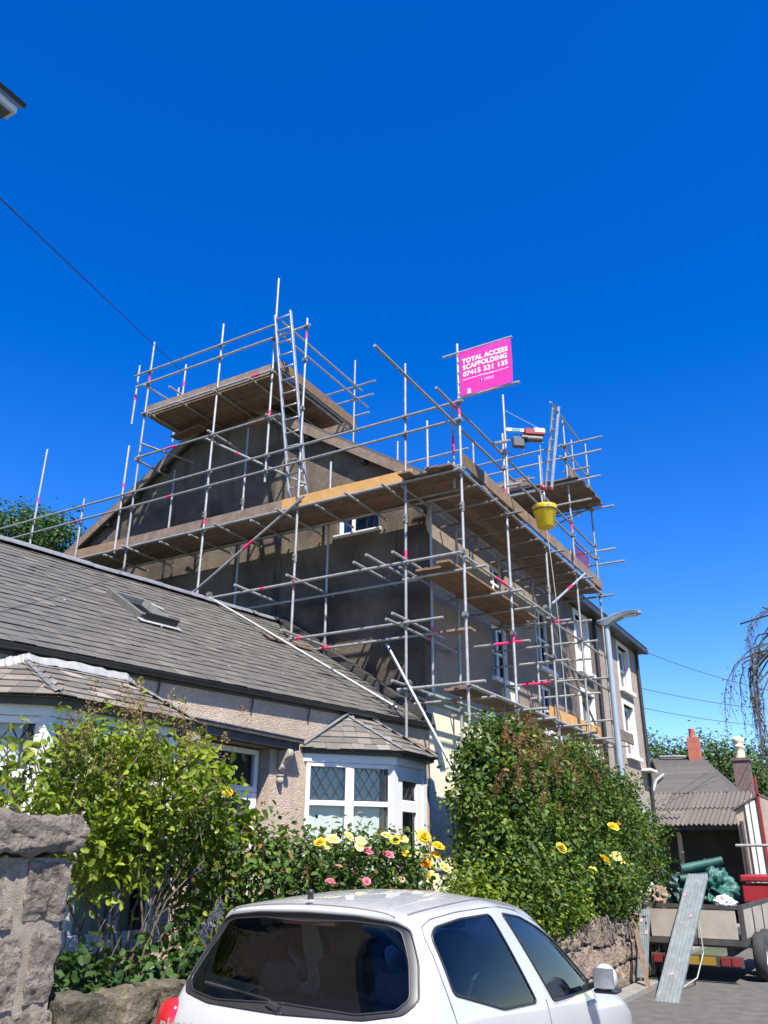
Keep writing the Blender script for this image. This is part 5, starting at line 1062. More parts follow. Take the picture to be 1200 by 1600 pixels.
shrub_crown(s6, clump(b6, 140, 0.16, 0.36), 3700, 10, 0.060, 'leaf_lilac', 0.075, 0.4, 0.45, 6, 0.55)
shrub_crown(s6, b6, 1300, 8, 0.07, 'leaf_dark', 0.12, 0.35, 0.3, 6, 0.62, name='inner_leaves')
stems(s6, (12.8, 4.3, .3), [(11.6+i*0.3, 4.2+random.uniform(-.1, .2), random.uniform(1.9, 2.7)) for i in range(10)], 0.02)
for x, y, s_, c in ((958, 1292, 1.5, 'rose_yellow'), (966, 1288, 0.9, 'rose_orange'), (877, 1325, 1.3, 'rose_yellow'), (945, 1344, 1.6, 'rose_yellow'), (962, 1338, 1.4, 'rose_pale'), (970, 1346, 1.2, 'rose_pale'), (926, 1358, 1.0, 'rose_pale')): rose(s6, at(x, y, 3.50), s_, c)
for p in [(12.0, 3.78, 2.7), (12.2, 3.75, 2.2), (11.9, 3.8, 2.35), (12.4, 3.75, 2.5), (12.7, 3.8, 2.95), (13.1, 3.8, 2.8)]: link('faded_flower_head', random.choice(SEED), M['seed'], s6, kind='stuff', mw=Matrix.Translation(Vector(p)+Vector((0, -.1, .1))) @ Matrix.Scale(1.3, 4))
shoots(s6, b6, 80, 0.06, 'leaf_lilac')
shoots(s4, b4, 40, 0.05, 'leaf_rose', .22)
shoots(s1, b1, 34, 0.06, 'leaf_bright', .3)
# low bright shrubs along the wall, right of the roses
s7 = thing('privet_shrub', (8.4, 4.0, 0.35), 'low yellow green shrub spilling over the wall behind the car roof', 'shrub')
shrub_crown(s7, [(8.5, 3.92, 1.1, 0.5, 0.24, 0.42), (9.2, 3.9, 1.2, 0.7, 0.26, 0.5), (10.2, 3.88, 1.2, 0.7, 0.26, 0.5), (11.2, 3.86, 1.2, 0.7, 0.26, 0.45)], 1000, 8, 0.06, 'leaf_bright', 0.09, 0.45, 0.4, 6, 0.5)
stems(s7, (9.5, 4.1, .33), [(8.2+i*0.4, 3.95, 1.4) for i in range(8)], 0.012)

# ================================================================== trees in the distance
def tree(name, label, base, blobs, n, size, mat, trunk_r, group='trees in the distance', per=7, spread=0.35):
    t = thing(name, base, label, 'tree', group); P, D = sample(blobs, n, 0.55, 0.25)
    pp = np.repeat(P, per, 0)+rng.normal(size=(len(P)*per, 3))*spread; nn = np.repeat(D, per, 0)*0.7+np.array([0, 0, .5])+rng.normal(size=(len(pp), 3))*0.5
    V, F = leaves(pp, nn, size, 0.4, 0.75, 0.2, 4); link('crown', npmesh('crown', V, F), M[mat], t, kind='stuff')
    b = Vector(base); c = Vector(blobs[0][:3]); k = MB(); pts = [b+(c-b)*(i/6)+Vector((random.gauss(0, .15), random.gauss(0, .15), 0))*(i > 0) for i in range(7)]; k.path(pts, [trunk_r*(1-0.6*i/6) for i in range(7)], 10)
    for bl in blobs:
        e = Vector(bl[:3]); q = b+(c-b)*random.uniform(.45, .7); k.path([q, (q+e)/2+Vector((0, 0, .3)), e], [trunk_r*.4, trunk_r*.28, trunk_r*.12], 6)
    k.build('trunk', M['bark'], t, smooth=True); return t
def far(y, z, X, r): return (X, y, z, r, r, r*.8)
tree('broadleaf_tree', 'broad green tree behind the roofs nearest the end house', (50, 11.5, 0), [far(11.5, 6.3, 50, 2.2), far(9.8, 5.6, 49, 1.8), far(13, 5.8, 51, 2.0)], 1456, 0.2, 'leaf_far', 0.3)
tree('broadleaf_tree', 'rounded green tree behind the terracotta chimney', (52, 8.5, 0), [far(8.6, 6.6, 52, 2.1), far(7.2, 6.0, 51, 1.7), far(9.6, 5.6, 52, 1.9), far(8.4, 4.4, 51, 2.2)], 1664, 0.2, 'leaf_far', 0.3)
tree('broadleaf_tree', 'darker tree behind the tall brick chimney at the right', (54, 5.8, 0), [far(5.9, 6.3, 54, 1.9), far(4.6, 5.2, 53, 1.7), far(6.6, 4.6, 54, 2.0), far(3.6, 4.6, 54, 2.0)], 1664, 0.2, 'leaf_dark', 0.3)
tree('broadleaf_tree', 'tree filling the gap at the right edge beyond the sheds', (46, 2.6, 0), [far(2.6, 4.2, 46, 1.9), far(1.2, 3.8, 47, 2.0), far(3.8, 3.0, 46, 1.8)], 1352, 0.2, 'leaf_dark', 0.28)
tree('broadleaf_tree', 'dark tree top behind the scaffold poles at far left', (27, 36, 0), [(27, 40.0, 18.6, 1.8, 1.6, 1.3), (27, 38.0, 18.2, 1.4, 1.3, 1.0), (27, 36.2, 17.5, 1.0, 1.0, 1.1), (27, 42.3, 17.2, 1.6, 1.6, 1.3), (27, 38.5, 16.2, 2.0, 2.4, 1.4)], 1612, 0.2, 'leaf_dark', 0.5)
# weeping tree at the right edge
wt = thing('weeping_tree', (22, 1.0, 0), 'bare weeping tree trailing thin twigs at the right edge', 'tree')
k = MB(); k.path([(22, .9, 0), (22.1, .95, 3), (22, 1.05, 5.5), (22, 1.2, 7.2)], [.16, .13, .09, .05], 10)
for a in ((1.9, 7.5), (2.5, 7.2), (1.6, 6.6), (0.4, 7.3)): k.path([(22, 1.1, 6.3), (22, (1.1+a[0])/2, 7.3), (22+random.uniform(-.3, .3), a[0], a[1])], [.05, .035, .02], 7)
k.build('trunk', M['bark'], wt, smooth=True)
k = MB(); lp_ = []
def droop(y, z, L, out, X, r=0.016):
    pts = []; 
    for i in range(9):
        t = i/8; pts.append(Vector((X+random.gauss(0, .02), y+.72*out*(1-(1-t)**2)+random.gauss(0, .015), z+0.12*out*math.sin(t*2.2)-L*t**1.25)))
    k.path(pts, [r*(1-0.7*i/8) for i in range(9)], 5)
    for p in pts[2:]:
        for _ in range(3): q = p+Vector((random.gauss(0, .12), random.gauss(0, .07), -random.uniform(.15, .55))); k.path([p, (p+q)/2+Vector((0, random.gauss(0, .02), .03)), q], [r*.35, r*.3, r*.15], 4)
        if random.random() < .5: lp_.append(p)
for y, z, L, o in ((1.75, 7.45, 0.9, 0.9), (1.8, 7.3, 1.2, 0.75), (1.8, 7.0, 1.4, 0.6), (2.0, 6.75, 2.2, 0.55), (1.9, 6.8, 1.8, 0.9), (2.1, 6.6, 1.6, 1.25), (2.25, 6.4, 2.2, 0.2), (2.35, 6.3, 2.3, 0.12), (2.2, 6.2, 2.0, 0.25), (1.9, 6.2, 2.0, 0.1), (2.5, 6.2, 1.4, 0.35), (2.6, 6.2, 1.7, 0.75), (1.7, 6.0, 1.6, 0.1), (2.3, 5.6, 1.5, 0.1), (2.4, 5.7, 1.7, 0.05), (2.45, 6.0, 1.9, .1), (2.3, 6.1, 2.1, .05), (2.35, 5.9, 2.0, .12), (2.5, 5.8, 1.9, .04), (2.1, 6.9, 1.2, .5), (2.2, 5.4, 1.4, .1), (1.85, 5.6, 1.4, .06), (1.8, 6.6, 1.9, .1)): 
    xx = 22+random.uniform(-.3, .3); b0 = Vector((22, 1.1, random.uniform(5.9, 6.9))); e0 = Vector((xx, y, z)); k.path([b0, (b0*.6+e0*.4)+Vector((0, 0, .30)), (b0*.25+e0*.75)+Vector((0, 0, .16)), e0], [.03, .026, .02, .016], 6); droop(y, z, L, o, xx)
k.build('hanging_twigs', M['twig_grey'], wt, kind='stuff')
pp = np.repeat(np.array([tuple(p) for p in lp_]), 5, 0)+rng.normal(size=(len(lp_)*5, 3))*0.10; V, F = leaves(pp, rng.normal(size=pp.shape), 0.065, .4, .5, .2, 4); link('leaves', npmesh('leaves', V, F), M['leaf_far'], wt, kind='stuff')

# ================================================================== sheds and roofs at the end of the street
sh = thing('shed', (29, 5.5, 0), 'open fronted shed with pale corrugated roof beyond the trailer', 'shed')
SX, SY0, SY1 = 28.5, 4.2, 7.4
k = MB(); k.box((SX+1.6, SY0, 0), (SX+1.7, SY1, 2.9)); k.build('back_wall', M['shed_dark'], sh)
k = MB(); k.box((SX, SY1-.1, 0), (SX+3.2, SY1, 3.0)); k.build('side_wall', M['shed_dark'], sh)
k = MB(); k.prism([(SX, SY0, 0), (SX+3.2, SY0, 0), (SX+3.2, SY0, 3.75), (SX, SY0, 2.6)], (0, -0.12, 0)); k.build('end_wall', M['wall_pale'], sh)
k = MB(); k.box((SX-.05, SY0, 2.52), (SX+.08, SY1, 2.68)); k.build('lintel', M['dark_timber'], sh)
k = MB(); k.box((SX-.04, 5.9, 0), (SX+.06, 6.02, 2.52)); k.build('post', M['dark_timber'], sh)
NS = 4
for s_ in range(NS):                                       # corrugated sheets, two tiers
    for tier, (xa, xb, za, zb) in enumerate(((SX-.15, SX+1.35, 2.66, 3.22), (SX+1.25, SX+2.8, 3.21, 3.80))):
        y0 = SY0-.2+(SY1-SY0+.2)*s_/NS; y1 = SY0-.2+(SY1-SY0+.2)*(s_+1)/NS+.04; n_ = 48; k = MB(); vv = []
        dz = random.uniform(0, .012)+0.012*(s_ % 2)
        for i in range(n_+1):
            y = y0+(y1-y0)*i/n_; z = 0.028*math.cos(i*2*math.pi/8); vv += [(xa, y, za+z+dz), (xb, y, zb+z+dz)]
        k.add(vv, [(2*i, 2*i+2, 2*i+3, 2*i+1) for i in range(n_)]); k.build('corrugated_sheet', M['corr'], sh, smooth=True)
k = MB(); k.box((SX+.35, 5.9, 3.04), (SX+.45, 6.7, 3.08)); k.build('rail', M['wall_pale'], sh)
fh = thing('slate_cottage', (34, 6.5, 0), 'slate roofed cottage with terracotta chimney behind the shed', 'house')
k = MB(); k.box((31.5, 4.9, 0), (37, 12, 3.7)); k.build('wall', M['chimney_brick'], fh)
k = MB(); slab(k, (31.3, 4.7, 3.72), (31.3, 8.9, 3.72), (34.2, 8.9, 5.15), (34.2, 6.0, 5.25), .06); slab(k, (31.3, 4.7, 3.72), (34.2, 6.0, 5.25), (37, 4.7, 3.72), (37.0, 4.6, 3.72), .05); slab(k, (34.2, 6.0, 5.25), (34.2, 12, 5.25), (37.1, 12, 3.72), (37.1, 4.7, 3.72), .05); frf = k.build('roof', M['far_slate'], fh)
for r_ in range(8):                                        # course shadow lines are real laps
    t0 = r_/8; x0 = 31.3+2.9*t0; z0 = 3.80+1.47*t0; k = MB(); k.obox((x0-.02, 4.75+1.25*t0, z0), (0, 8.9-4.75-1.25*t0, 0), (0.42, 0, 0.205), (0, 0, .018)); k.build('slate_course', M['far_slate'], frf)
k = MB(); k.box((33.9, 5.98, 4.9), (34.35, 6.38, 6.0)); cc = k.build('chimney', M['terracotta'], fh)
k = MB(); k.lathe((34.12, 6.2, 6.0), [(.13, 0), (.11, .3), (.13, .34), (.09, .34)], 12); k.build('chimney_pot', M['terracotta'], cc, smooth=True)
k = MB(); k.path([(32.5, 7.1, 4.55), (31.9, 7.25, 4.3), (31.45, 7.3, 3.9)], .06, 6); k.build('mortar_fillet', M['lead_white'], frf)
k = MB(); k.path([(34.1, 7.5, 5.35), (34.0, 6.9, 5.33), (34.0, 6.5, 5.3)], .05, 6); k.build('mortar_fillet', M['lead_white'], frf)
f2 = thing('dark_roofed_cottage', (33, 10, 0), 'plain dark roofed cottage next to the end terrace house', 'house')
k = MB(); k.box((30, 7.6, 0), (34, 14, 3.7)); k.build('wall', M['dash_dark'], f2)
k = MB(); slab(k, (29.7, 7.45, 3.4), (29.7, 14, 3.4), (32.5, 14, 5.1), (32.5, 7.45, 5.1), .06); slab(k, (32.5, 7.45, 5.1), (32.5, 14, 5.1), (35, 14, 3.6), (35, 7.45, 3.6), .06); k.build('roof', M['far_slate'], f2)
k = MB(); k.tube((29.6, 14, 3.36), (29.6, 7.4, 3.36), .06, 8); k.build('gutter', M['lead_white'], f2)
k = MB(); k.lathe((29.4, 7.35, 3.35), [(.0, .14), (.1, .1), (.12, 0), (.08, -.12), (0, -.14)], 10); k.build('hopper', M['lead_white'], f2, smooth=True)
# tall brick stack with buff pots
cs = thing('chimney_stack', (36, 4.85, 0), 'tall dark brick chimney stack with two buff pots', 'chimney')
k = MB(); k.box((35.7, 4.55, 0), (36.4, 5.12, 5.35)); k.box((35.65, 4.50, 5.25), (36.45, 5.17, 5.36)); k.build('stack', M['chimney_brick'], cs)
for x in (35.85, 36.22):
    k = MB(); k.lathe((x, 4.83, 5.36), [(.17, 0), (.15, .05), (.15, .38), (.19, .42), (.15, .48), (.13, .55), (.19, .62), (.18, .78), (.1, .78)], 14); k.build('chimney_pot', M['buff_pot'], cs, smooth=True)
# white and red boarded building at right edge
wb = thing('boarded_building', (28, 3.0, 0), 'pale rendered building with white boards and a tall red post at the right edge', 'building')
k = MB(); k.prism([(27, 2.0, 0), (27, 3.98, 0), (27, 3.98, 3.0), (27, 3.3, 3.35), (27, 2.0, 2.6)], (4.2, 0, 0)); k.build('wall', M['wall_pale'], wb)
for y0, y1 in ((3.42, 3.56), (3.60, 3.70)): k = MB(); k.box((26.93, y0, 1.1), (26.995, y1, 3.25)); k.build('board', M['white_sill'], wb)
k = MB(); k.box((26.9, 3.29, 1.2), (26.98, 3.35, 3.9)); k.build('red_post', M['red'], wb)
k = MB(); k.tube((26.93, 3.86, 0), (26.93, 3.86, 2.7), 0.05, 8); k.build('downpipe', M['dark_timber'], wb)
k = MB(); k.obox((26.9, 4.05, 2.98), (0, -.78, .40), (4.4, 0, 0), (0, 0, .06)); k.build('roof_edge', M['far_slate'], wb)
rv = thing('red_machine', (20.5, 1.7, 0), 'low red machine with a grey rail parked beyond the trailer', 'machine')
k = MB(); k.box((20.0, 1.6, 0.85), (21.6, 3.05, 1.2)); k.box((19.95, 1.6, 1.25), (21.6, 3.06, 1.38)); k.build('body', M['red'], rv, bevel=0.03)
k = MB(); k.box((20.1, 1.7, 0.3), (21.5, 2.95, 0.84)); k.build('underbody', M['trailer_steel'], rv)
for x in (20.3, 21.3):
    k = MB(); k.tube((x, 1.55, .34), (x, 1.8, .34), .34, 18); k.build('wheel', M['tyre'], rv, smooth=True, angle=40)
k = MB(); k.tube((20.0, 3.05, 1.95), (20.0, 1.6, 1.95), .03, 8); k.tube((20.0, 2.3, 1.38), (20.0, 2.3, 1.95), .03, 8); k.build('rail', M['tube'], rv)
# ================================================================== trailer
tr = thing('trailer', (15.6, 2.95, 0), 'twin axle builder trailer with buff side panels and dark steel frame', 'trailer')
TX0, TX1, TY0, TY1 = 14.3, 17.6, 2.25, 3.66
k = MB(); k.box((TX0+.02, TY0+.03, 0.47), (TX1, TY1-.03, 0.55)); k.build('bed', M['trailer_steel'], tr)
for a, b in ((TY0+.08, (TY0+TY1)/2-.03), ((TY0+TY1)/2+.03, TY1-.08)):
    k = MB(); k.box((TX0, a, 0.58), (TX0+.03, b, 0.98)); k.build('tailgate_panel', M['trailer_panel'], tr, bevel=.006)
for i in range(3):
    a = TX0+.1+i*(TX1-TX0-.1)/3; b = a+(TX1-TX0-.1)/3-.08
    for y in (TY0, TY1-.03): k = MB(); k.box((a, y, 0.58), (b, y+.03, 0.98)); k.build('side_panel', M['trailer_panel'], tr, bevel=.006)
k = MB()
for y in (TY0, (TY0+TY1)/2, TY1): k.box((TX0-.015, y-.035, .5), (TX0+.05, y+.035, 1.05))
k.box((TX0-.01, TY0, .985), (TX0+.045, TY1, 1.04)); k.box((TX0-.012, TY0, .50), (TX0+.05, TY1, .575))
for y in (TY0-.005, TY1-.035):
    k.box((TX0, y, .985), (TX1, y+.04, 1.04)); k.box((TX0, y, .5), (TX1, y+.04, .575))
    for i in range(1, 4): x = TX0+.1+i*(TX1-TX0-.1)/3-.04; k.box((x-.03, y-.004, .5), (x+.03, y+.042, 1.03))
k.box((TX0+.1, TY0+.2, .36), (TX1, TY0+.28, .47)); k.box((TX0+.1, TY1-.28, .36), (TX1, TY1-.2, .47)); k.box((TX1, 2.9, .4), (TX1+1.3, 3.0, .48)); k.build('frame', M['trailer_steel'], tr)
k = MB(); k.box((TX0-.02, TY0+.05, .22), (TX0+.02, TY1-.05, .36)); k.build('light_board', M['trailer_steel'], tr)
k = MB(); k.box((TX0-.028, 2.68, .235), (TX0-.021, 3.2, .345)); k.build('number_plate', M['plate_yellow'], tr)
for y in (TY0+.08, TY1-.36):
    for dy in (0, .15): k = MB(); k.box((TX0-.045, y+dy, .235), (TX0-.021, y+dy+.13, .35)); k.build('tail_light', M['dull_red'], tr, bevel=.006)
for x in (15.0, 15.72):
    for y0, y1 in ((TY0-.2, TY0-.02), (TY1+.02, TY1+.2)):
        w = MB(); w.lathe((x, (y0+y1)/2, .33), [(.18, -.085), (.29, -.085), (.325, -.06), (.33, 0), (.325, .06), (.29, .085), (.18, .085)], 24, 'y'); wo = w.build('wheel', M['tyre'], tr, smooth=True)
        w = MB(); w.lathe((x, (y0+y1)/2, .33), [(0, -.05), (.06, -.06), (.1, -.03), (.17, -.03), (.19, -.08), (.185, .08), (0, .05)], 20, 'y'); w.build('rim', M['rim'], wo, smooth=True, angle=40)
k = MB(); k.path([(TX0-.03, 2.86, 1.0), (TX0-.06, 2.84, .7), (TX0-.1, 2.83, .4), (TX0-.4, 2.9, .1), (TX0-.9, 3.0, .03)], .009, 6); k.build('tie_cord', M['rope'], tr)
def lump(name, label, cat, c, r, mat, seed, top=True, group=None, seg=3, amp=.35):
    bm = bmesh.new(); bmesh.ops.create_icosphere(bm, subdivisions=5, radius=1)
    for v in bm.verts:
        n = v.co.copy(); f = 1+amp*mnoise.fractal(n*1.6+Vector((seed, 0, 0)), 1, 2, 4)-0.40*abs(mnoise.noise(n*2.4+Vector((0, seed, 0))))-0.20*abs(mnoise.noise(n*5+Vector((0, seed, 3))))-0.05*abs(mnoise.noise(n*11+Vector((2, seed, 0))))
        v.co = Vector((c[0]+n.x*r[0]*f, c[1]+n.y*r[1]*f, max(c[2]-r[2]*.8, c[2]+n.z*r[2]*f)))
    me = bpy.data.meshes.new(name); bm.to_mesh(me); bm.free()
    for p in me.polygons: p.use_smooth = True
    return tag(link(name, me, mat), label, cat, group)
lump('tarpaulin', 'crumpled bright green tarpaulin heaped in the trailer', 'tarpaulin', (15.1, 2.72, 1.22), (.5, .34, .36), M['tarp'], 1.3, amp=.5)
lump('tarpaulin', 'dark green plastic sheet bundled at the left of the load', 'tarpaulin', (15.0, 3.2, 1.15), (.4, .26, .26), M['tarp2'], 4.3, amp=.5)
k = MB(); k.tube((14.8, 3.12, 1.52), (15.0, 2.52, 1.66), .075, 12, .06); k.tube((14.75, 3.15, 1.38), (14.95, 2.6, 1.44), .06, 12); tag(k.build('rolled_sheet', M['tarp'], smooth=True, angle=40), 'rolled green plastic sheeting on top of the load', 'roll')
lump('rubble_sack', 'white sack peeking over the tailgate', 'sack', (14.6, 2.5, 1.05), (.14, .16, .12), M['sack'], 8.1)
lump('rubble_sack', 'grey rubble sack at the left end of the load', 'sack', (14.9, 3.5, 1.05), (.3, .2, .25), M['stone_warm'], 9.1)
# steel planks
def plank(label, a, b, u, W, group='steel planks'):
    a, b, u = Vector(a), Vector(b), Vector(u).normalized(); d = b-a; n = d.cross(u).normalized()
    if n.x > 0: n = -n
    P = thing('steel_plank', a, label, 'plank', group); N = 6; k = MB(); prof = [(0, -.04), (0, 0)]
    for i in range(N): x0 = W*(i+.2)/N; x1 = W*(i+.8)/N; prof += [(x0, 0), (x0+.006, .009), (x1-.006, .009), (x1, 0)]
    prof += [(W, 0), (W, -.04)]; vv = []
    for x, h in prof: vv += [a+u*x+n*h, b+u*x+n*h]
    k.add(vv, [(2*i, 2*i+2, 2*i+3, 2*i+1) for i in range(len(prof)-1)]); k.build('deck', M['plank'], P)
    for e in (a, b-d.normalized()*.03): k = MB(); k.obox(e-n*.04, u*W, n*.038, d.normalized()*.03); k.build('end_cap', M['coupler'], P)
    for t, x in ((.18, .5), (.62, .75), (.8, .1)):
        p = a+d*t+u*W*x*.8+n*.0105; k = MB(); k.obox(p, u*.035, d.normalized()*.05, n*.001); k.build('pink_mark', M['pink_faded'], P)
    return P
plank('pale steel scaffold plank leaning on the trailer tailgate', (12.13, 3.09, 0.0), (14.12, 2.90, 1.46), (-.10, -1, 0), .30)
plank('shorter steel plank standing against the wall beside the bush', (13.45, 3.64, 0.10), (13.75, 3.58, .98), (.3, -1, 0), .15)
k = MB(); k.obox((12.9, 3.36, 0.0), (.55, .26, .86), (.03, -.04, 0), (.0, .02, .03)); tag(k.build('timber_batten', M['board_tan']), 'thin timber batten leaning between the planks and the wall', 'batten')

# ================================================================== white hatchback
car = thing('hatchback_car', (5.3, 2.68, 0), 'small white hatchback parked by the wall in the foreground', 'car')
CO = Vector((3.55, 2.68, 0)); cyaw = R(0.0)
def cw(p): return (CO.x+p[0]*math.cos(cyaw)-p[1]*math.sin(cyaw), CO.y+p[0]*math.sin(cyaw)+p[1]*math.cos(cyaw), p[2])
RG = {  # rings: rear centre, glass edge, rear corner, C pillar, rear glass end, front glass start, A pillar, screen edge, screen mid, screen centre
 0: [(0.02, 0, .22), (.04, .58, .22), (.14, .72, .22), (.5, .75, .2), (1.42, .76, .2), (1.67, .76, .2), (2.62, .75, .2), (2.8, .7, .2), (3.0, .4, .2), (3.05, 0, .2)],
 1: [(-.05, 0, .48), (-.02, .6, .48), (.08, .76, .48), (.46, .79, .48), (1.42, .80, .46), (1.67, .80, .45), (2.62, .79, .43), (2.8, .74, .45), (3.0, .4, .5), (3.05, 0, .5)],
 2: [(-.02, 0, .80), (.01, .63, .80), (.11, .765, .81), (.45, .79, .84), (1.42, .80, .78), (1.67, .80, .76), (2.62, .775, .70), (2.8, .72, .74), (3.0, .4, .80), (3.05, 0, .80)],
 3: [(.055, 0, .965), (.085, .69, .985), (.165, .748, 1.0), (.44, .765, 1.045), (1.42, .775, .925), (1.67, .775, .90), (2.60, .74, .855), (2.75, .66, .89), (2.95, .4, .92), (3.0, 0, .93)],
 4: [(.30, 0, 1.385), (.345, .57, 1.345), (.385, .622, 1.325), (.44, .64, 1.335), (1.10, .655, 1.375), (1.26, .655, 1.372), (1.84, .63, 1.305), (1.92, .56, 1.335), (2.0, .3, 1.38), (2.02, 0, 1.39)],
 5: [(.20, 0, 1.425), (.225, .49, 1.40), (.31, .565, 1.385), (.44, .58, 1.405), (1.10, .60, 1.435), (1.27, .60, 1.43), (1.72, .575, 1.375), (1.80, .52, 1.395), (1.90, .28, 1.425), (1.92, 0, 1.435)]}
vid = {}; cv = []; cf = []; cmn = []
def V_(key, p):
    if key not in vid: vid[key] = len(cv); cv.append(p)
    return vid[key]
def both(fn):
    for s in (1, -1): fn(s)
def ringv(r, k_, s):
    x, y, z = RG[r][k_]; return V_((r, k_, s if y > 1e-6 else 0), (x, y*s, z))
TAGS = ['body', 'rear', 'side_r', 'side_f', 'screen']
def addf(idx, s, t):
    cf.append(tuple(idx) if s > 0 else tuple(reversed(idx))); cmn.append(TAGS.index(t))
for s in (1, -1):
    for r in range(5):
        for k_ in range(9):
            t = 'body'
            if r == 3: t = {0: 'rear', 3: 'side_r', 5: 'side_f', 7: 'screen', 8: 'screen'}.get(k_, 'body')
            addf([ringv(r, k_, s), ringv(r, k_+1, s), ringv(r+1, k_+1, s), ringv(r+1, k_, s)][::-1], s, t)
    # roof cap: stations 2..7, rows edge, mid, centre
    def rowv(k_, j):
        if k_ == 2: return ringv(5, (2, 1, 0)[j], s)
        if k_ == 7: return ringv(5, (7, 8, 9)[j], s)
        x, y, z = RG[5][k_]
        if j == 0: return ringv(5, k_, s)
        if j == 1: return V_(('m', k_, s), (x, .33*s, z+.042))
        return V_(('c', k_, 0), (x, 0, z+.052))
    for k_ in range(2, 7):
        for j in range(2): addf([rowv(k_, j), rowv(k_+1, j), rowv(k_+1, j+1), rowv(k_, j+1)][::-1], s, 'body')
me = bpy.data.meshes.new('car_cage'); me.from_pydata([cw(p) for p in cv], [], cf); me.update()
for i, p in enumerate(me.polygons): p.material_index = cmn[i]
for t in TAGS: me.materials.append(M['paint'])
bm = bmesh.new(); bm.from_mesh(me); bmesh.ops.recalc_face_normals(bm, faces=bm.faces); bm.to_mesh(me); bm.free()
tmp = bpy.data.objects.new('car_cage_tmp', me); COL.objects.link(tmp); md = tmp.modifiers.new('s', 'SUBSURF'); md.levels = 5; md.render_levels = 5
dg = bpy.context.evaluated_depsgraph_get(); em = bpy.data.meshes.new_from_object(tmp.evaluated_get(dg)); bpy.data.objects.remove(tmp)
nv_, nf_ = len(em.vertices), len(em.polygons)
ec = np.empty(nv_*3, np.float32); em.vertices.foreach_get('co', ec); ec = ec.reshape(-1, 3)
fi = np.empty(nf_*4, np.int32); em.polygons.foreach_get('vertices', fi); fi = fi.reshape(-1, 4)
fn = np.empty(nf_*3, np.float32); em.polygons.foreach_get('normal', fn); fn = fn.reshape(-1, 3)
fc = ec[fi].mean(1); lx, ly, lz = fc[:, 0]-CO.x, fc[:, 1]-CO.y, fc[:, 2]
def rounded(poly, r=0.03, n=4):
    out = []; N = len(poly)
    for i in range(N):
        p, a_, c_ = Vector(poly[i]), Vector(poly[i-1]), Vector(poly[(i+1) % N]); da, dc = (a_-p), (c_-p); ra, rc = min(r, da.length*.4), min(r, dc.length*.4); A, B = p+da.normalized()*ra, p+dc.normalized()*rc
        for j in range(n+1): t = j/n; out.append(A*(1-t)**2+p*2*t*(1-t)+B*t*t)
    return [tuple(q) for q in out]
def inpoly(px, pz, poly):
    r = np.zeros(len(px), bool); j = len(poly)-1
    for i in range(len(poly)):
        xi, zi = poly[i]; xj, zj = poly[j]; c = ((zi > pz) != (zj > pz)) & (px < (xj-xi)*(pz-zi)/(zj-zi+1e-12)+xi); r ^= c; j = i
    return r
def shrink(poly, d):
    c = np.mean(poly, 0); return [tuple(np.array(p)-(np.array(p)-c)/np.linalg.norm(np.array(p)-c)*d) for p in poly]
P_RD = rounded([(.435, 1.065), (.405, 1.30), (.47, 1.338), (.75, 1.362), (1.10, 1.368), (1.41, .922), (.95, .945)], .035)
P_FD = rounded([(1.27, 1.366), (1.55, 1.335), (1.84, 1.262), (2.15, 1.15), (2.46, 1.0), (2.60, .862), (1.68, .898)], .03)
hb = [(0, .972), (.45, .982), (.635, 1.012), (.685, 1.06), (.64, 1.20), (.57, 1.335), (.51, 1.362), (.3, 1.385), (0, 1.392)]
P_RW = rounded(hb+[(-y, z) for y, z in reversed(hb[1:-1])], .02)
hb = [(0, .955), (.45, .945), (.62, .925), (.64, .95), (.55, 1.25), (.515, 1.315), (.3, 1.365), (0, 1.378)]
P_WS = rounded(hb+[(-y, z) for y, z in reversed(hb[1:-1])], .02)
cls = np.zeros(nf_, int); sidef = np.abs(fn[:, 1]) > .45
cls[inpoly(lx, lz, P_RD) & sidef] = 2; cls[inpoly(lx, lz, P_FD) & sidef] = 3
rf_ = (fn[:, 0] < -.03) & (lx < .55); cls[inpoly(ly, lz, P_RW) & rf_] = 5; cls[inpoly(ly, lz, shrink(P_RW, .04)) & rf_] = 1
wf_ = (fn[:, 0] > .25) & (lx > 1.5); cls[inpoly(ly, lz, P_WS) & wf_] = 6; cls[inpoly(ly, lz, shrink(P_WS, .035)) & wf_] = 4
def split(name, c, mat, side=None):
    sel = cls == c
    if side: sel &= (ly*side > 0)
    f = fi[sel]; used, inv = np.unique(f, return_inverse=True); m_ = npmesh(name, ec[used], inv.reshape(-1, 4))
    m_.polygons.foreach_set('use_smooth', np.ones(len(f), bool)); return link(name, m_, mat, car)
split('body', 0, M['paint']); split('rear_window', 1, M['glass_car']); split('rear_window_surround', 5, M['black']); split('windscreen', 4, M['glass_car']); split('windscreen_surround', 6, M['black'])
for s_ in (1, -1): split('rear_door_window', 2, M['glass_car'], s_); split('front_door_window', 3, M['glass_car'], s_)
# front: wings and bonnet
secs = [(2.45, .76, .86, .915), (2.75, .77, .845, .91), (3.1, .77, .81, .88), (3.4, .745, .73, .80), (3.6, .67, .63, .69), (3.7, .53, .52, .55)]
k = MB(); vv = []; NP = 13
for x, w, zf, zc in secs:
    half = [(w*.97, .22), (w, .45), (w, .62), (w*.985, zf-.08), (w*.93, zf-.02), (w*.72, zf+(zc-zf)*.45+.01), (0, zc)]
    row = [(x-(.10 if i < 3 else 0)*0, y, z) for i, (y, z) in enumerate(half)]; row = [(-1*0+px, -py, pz) for px, py, pz in row]+[(px, py, pz) for px, py, pz in reversed(row[:-1])]
    vv += [cw(p) for p in row]
k.add(vv, [(i*NP+j, i*NP+j+1, (i+1)*NP+j+1, (i+1)*NP+j) for i in range(len(secs)-1) for j in range(NP-1)]+[tuple((len(secs)-1)*NP+j for j in range(NP))])
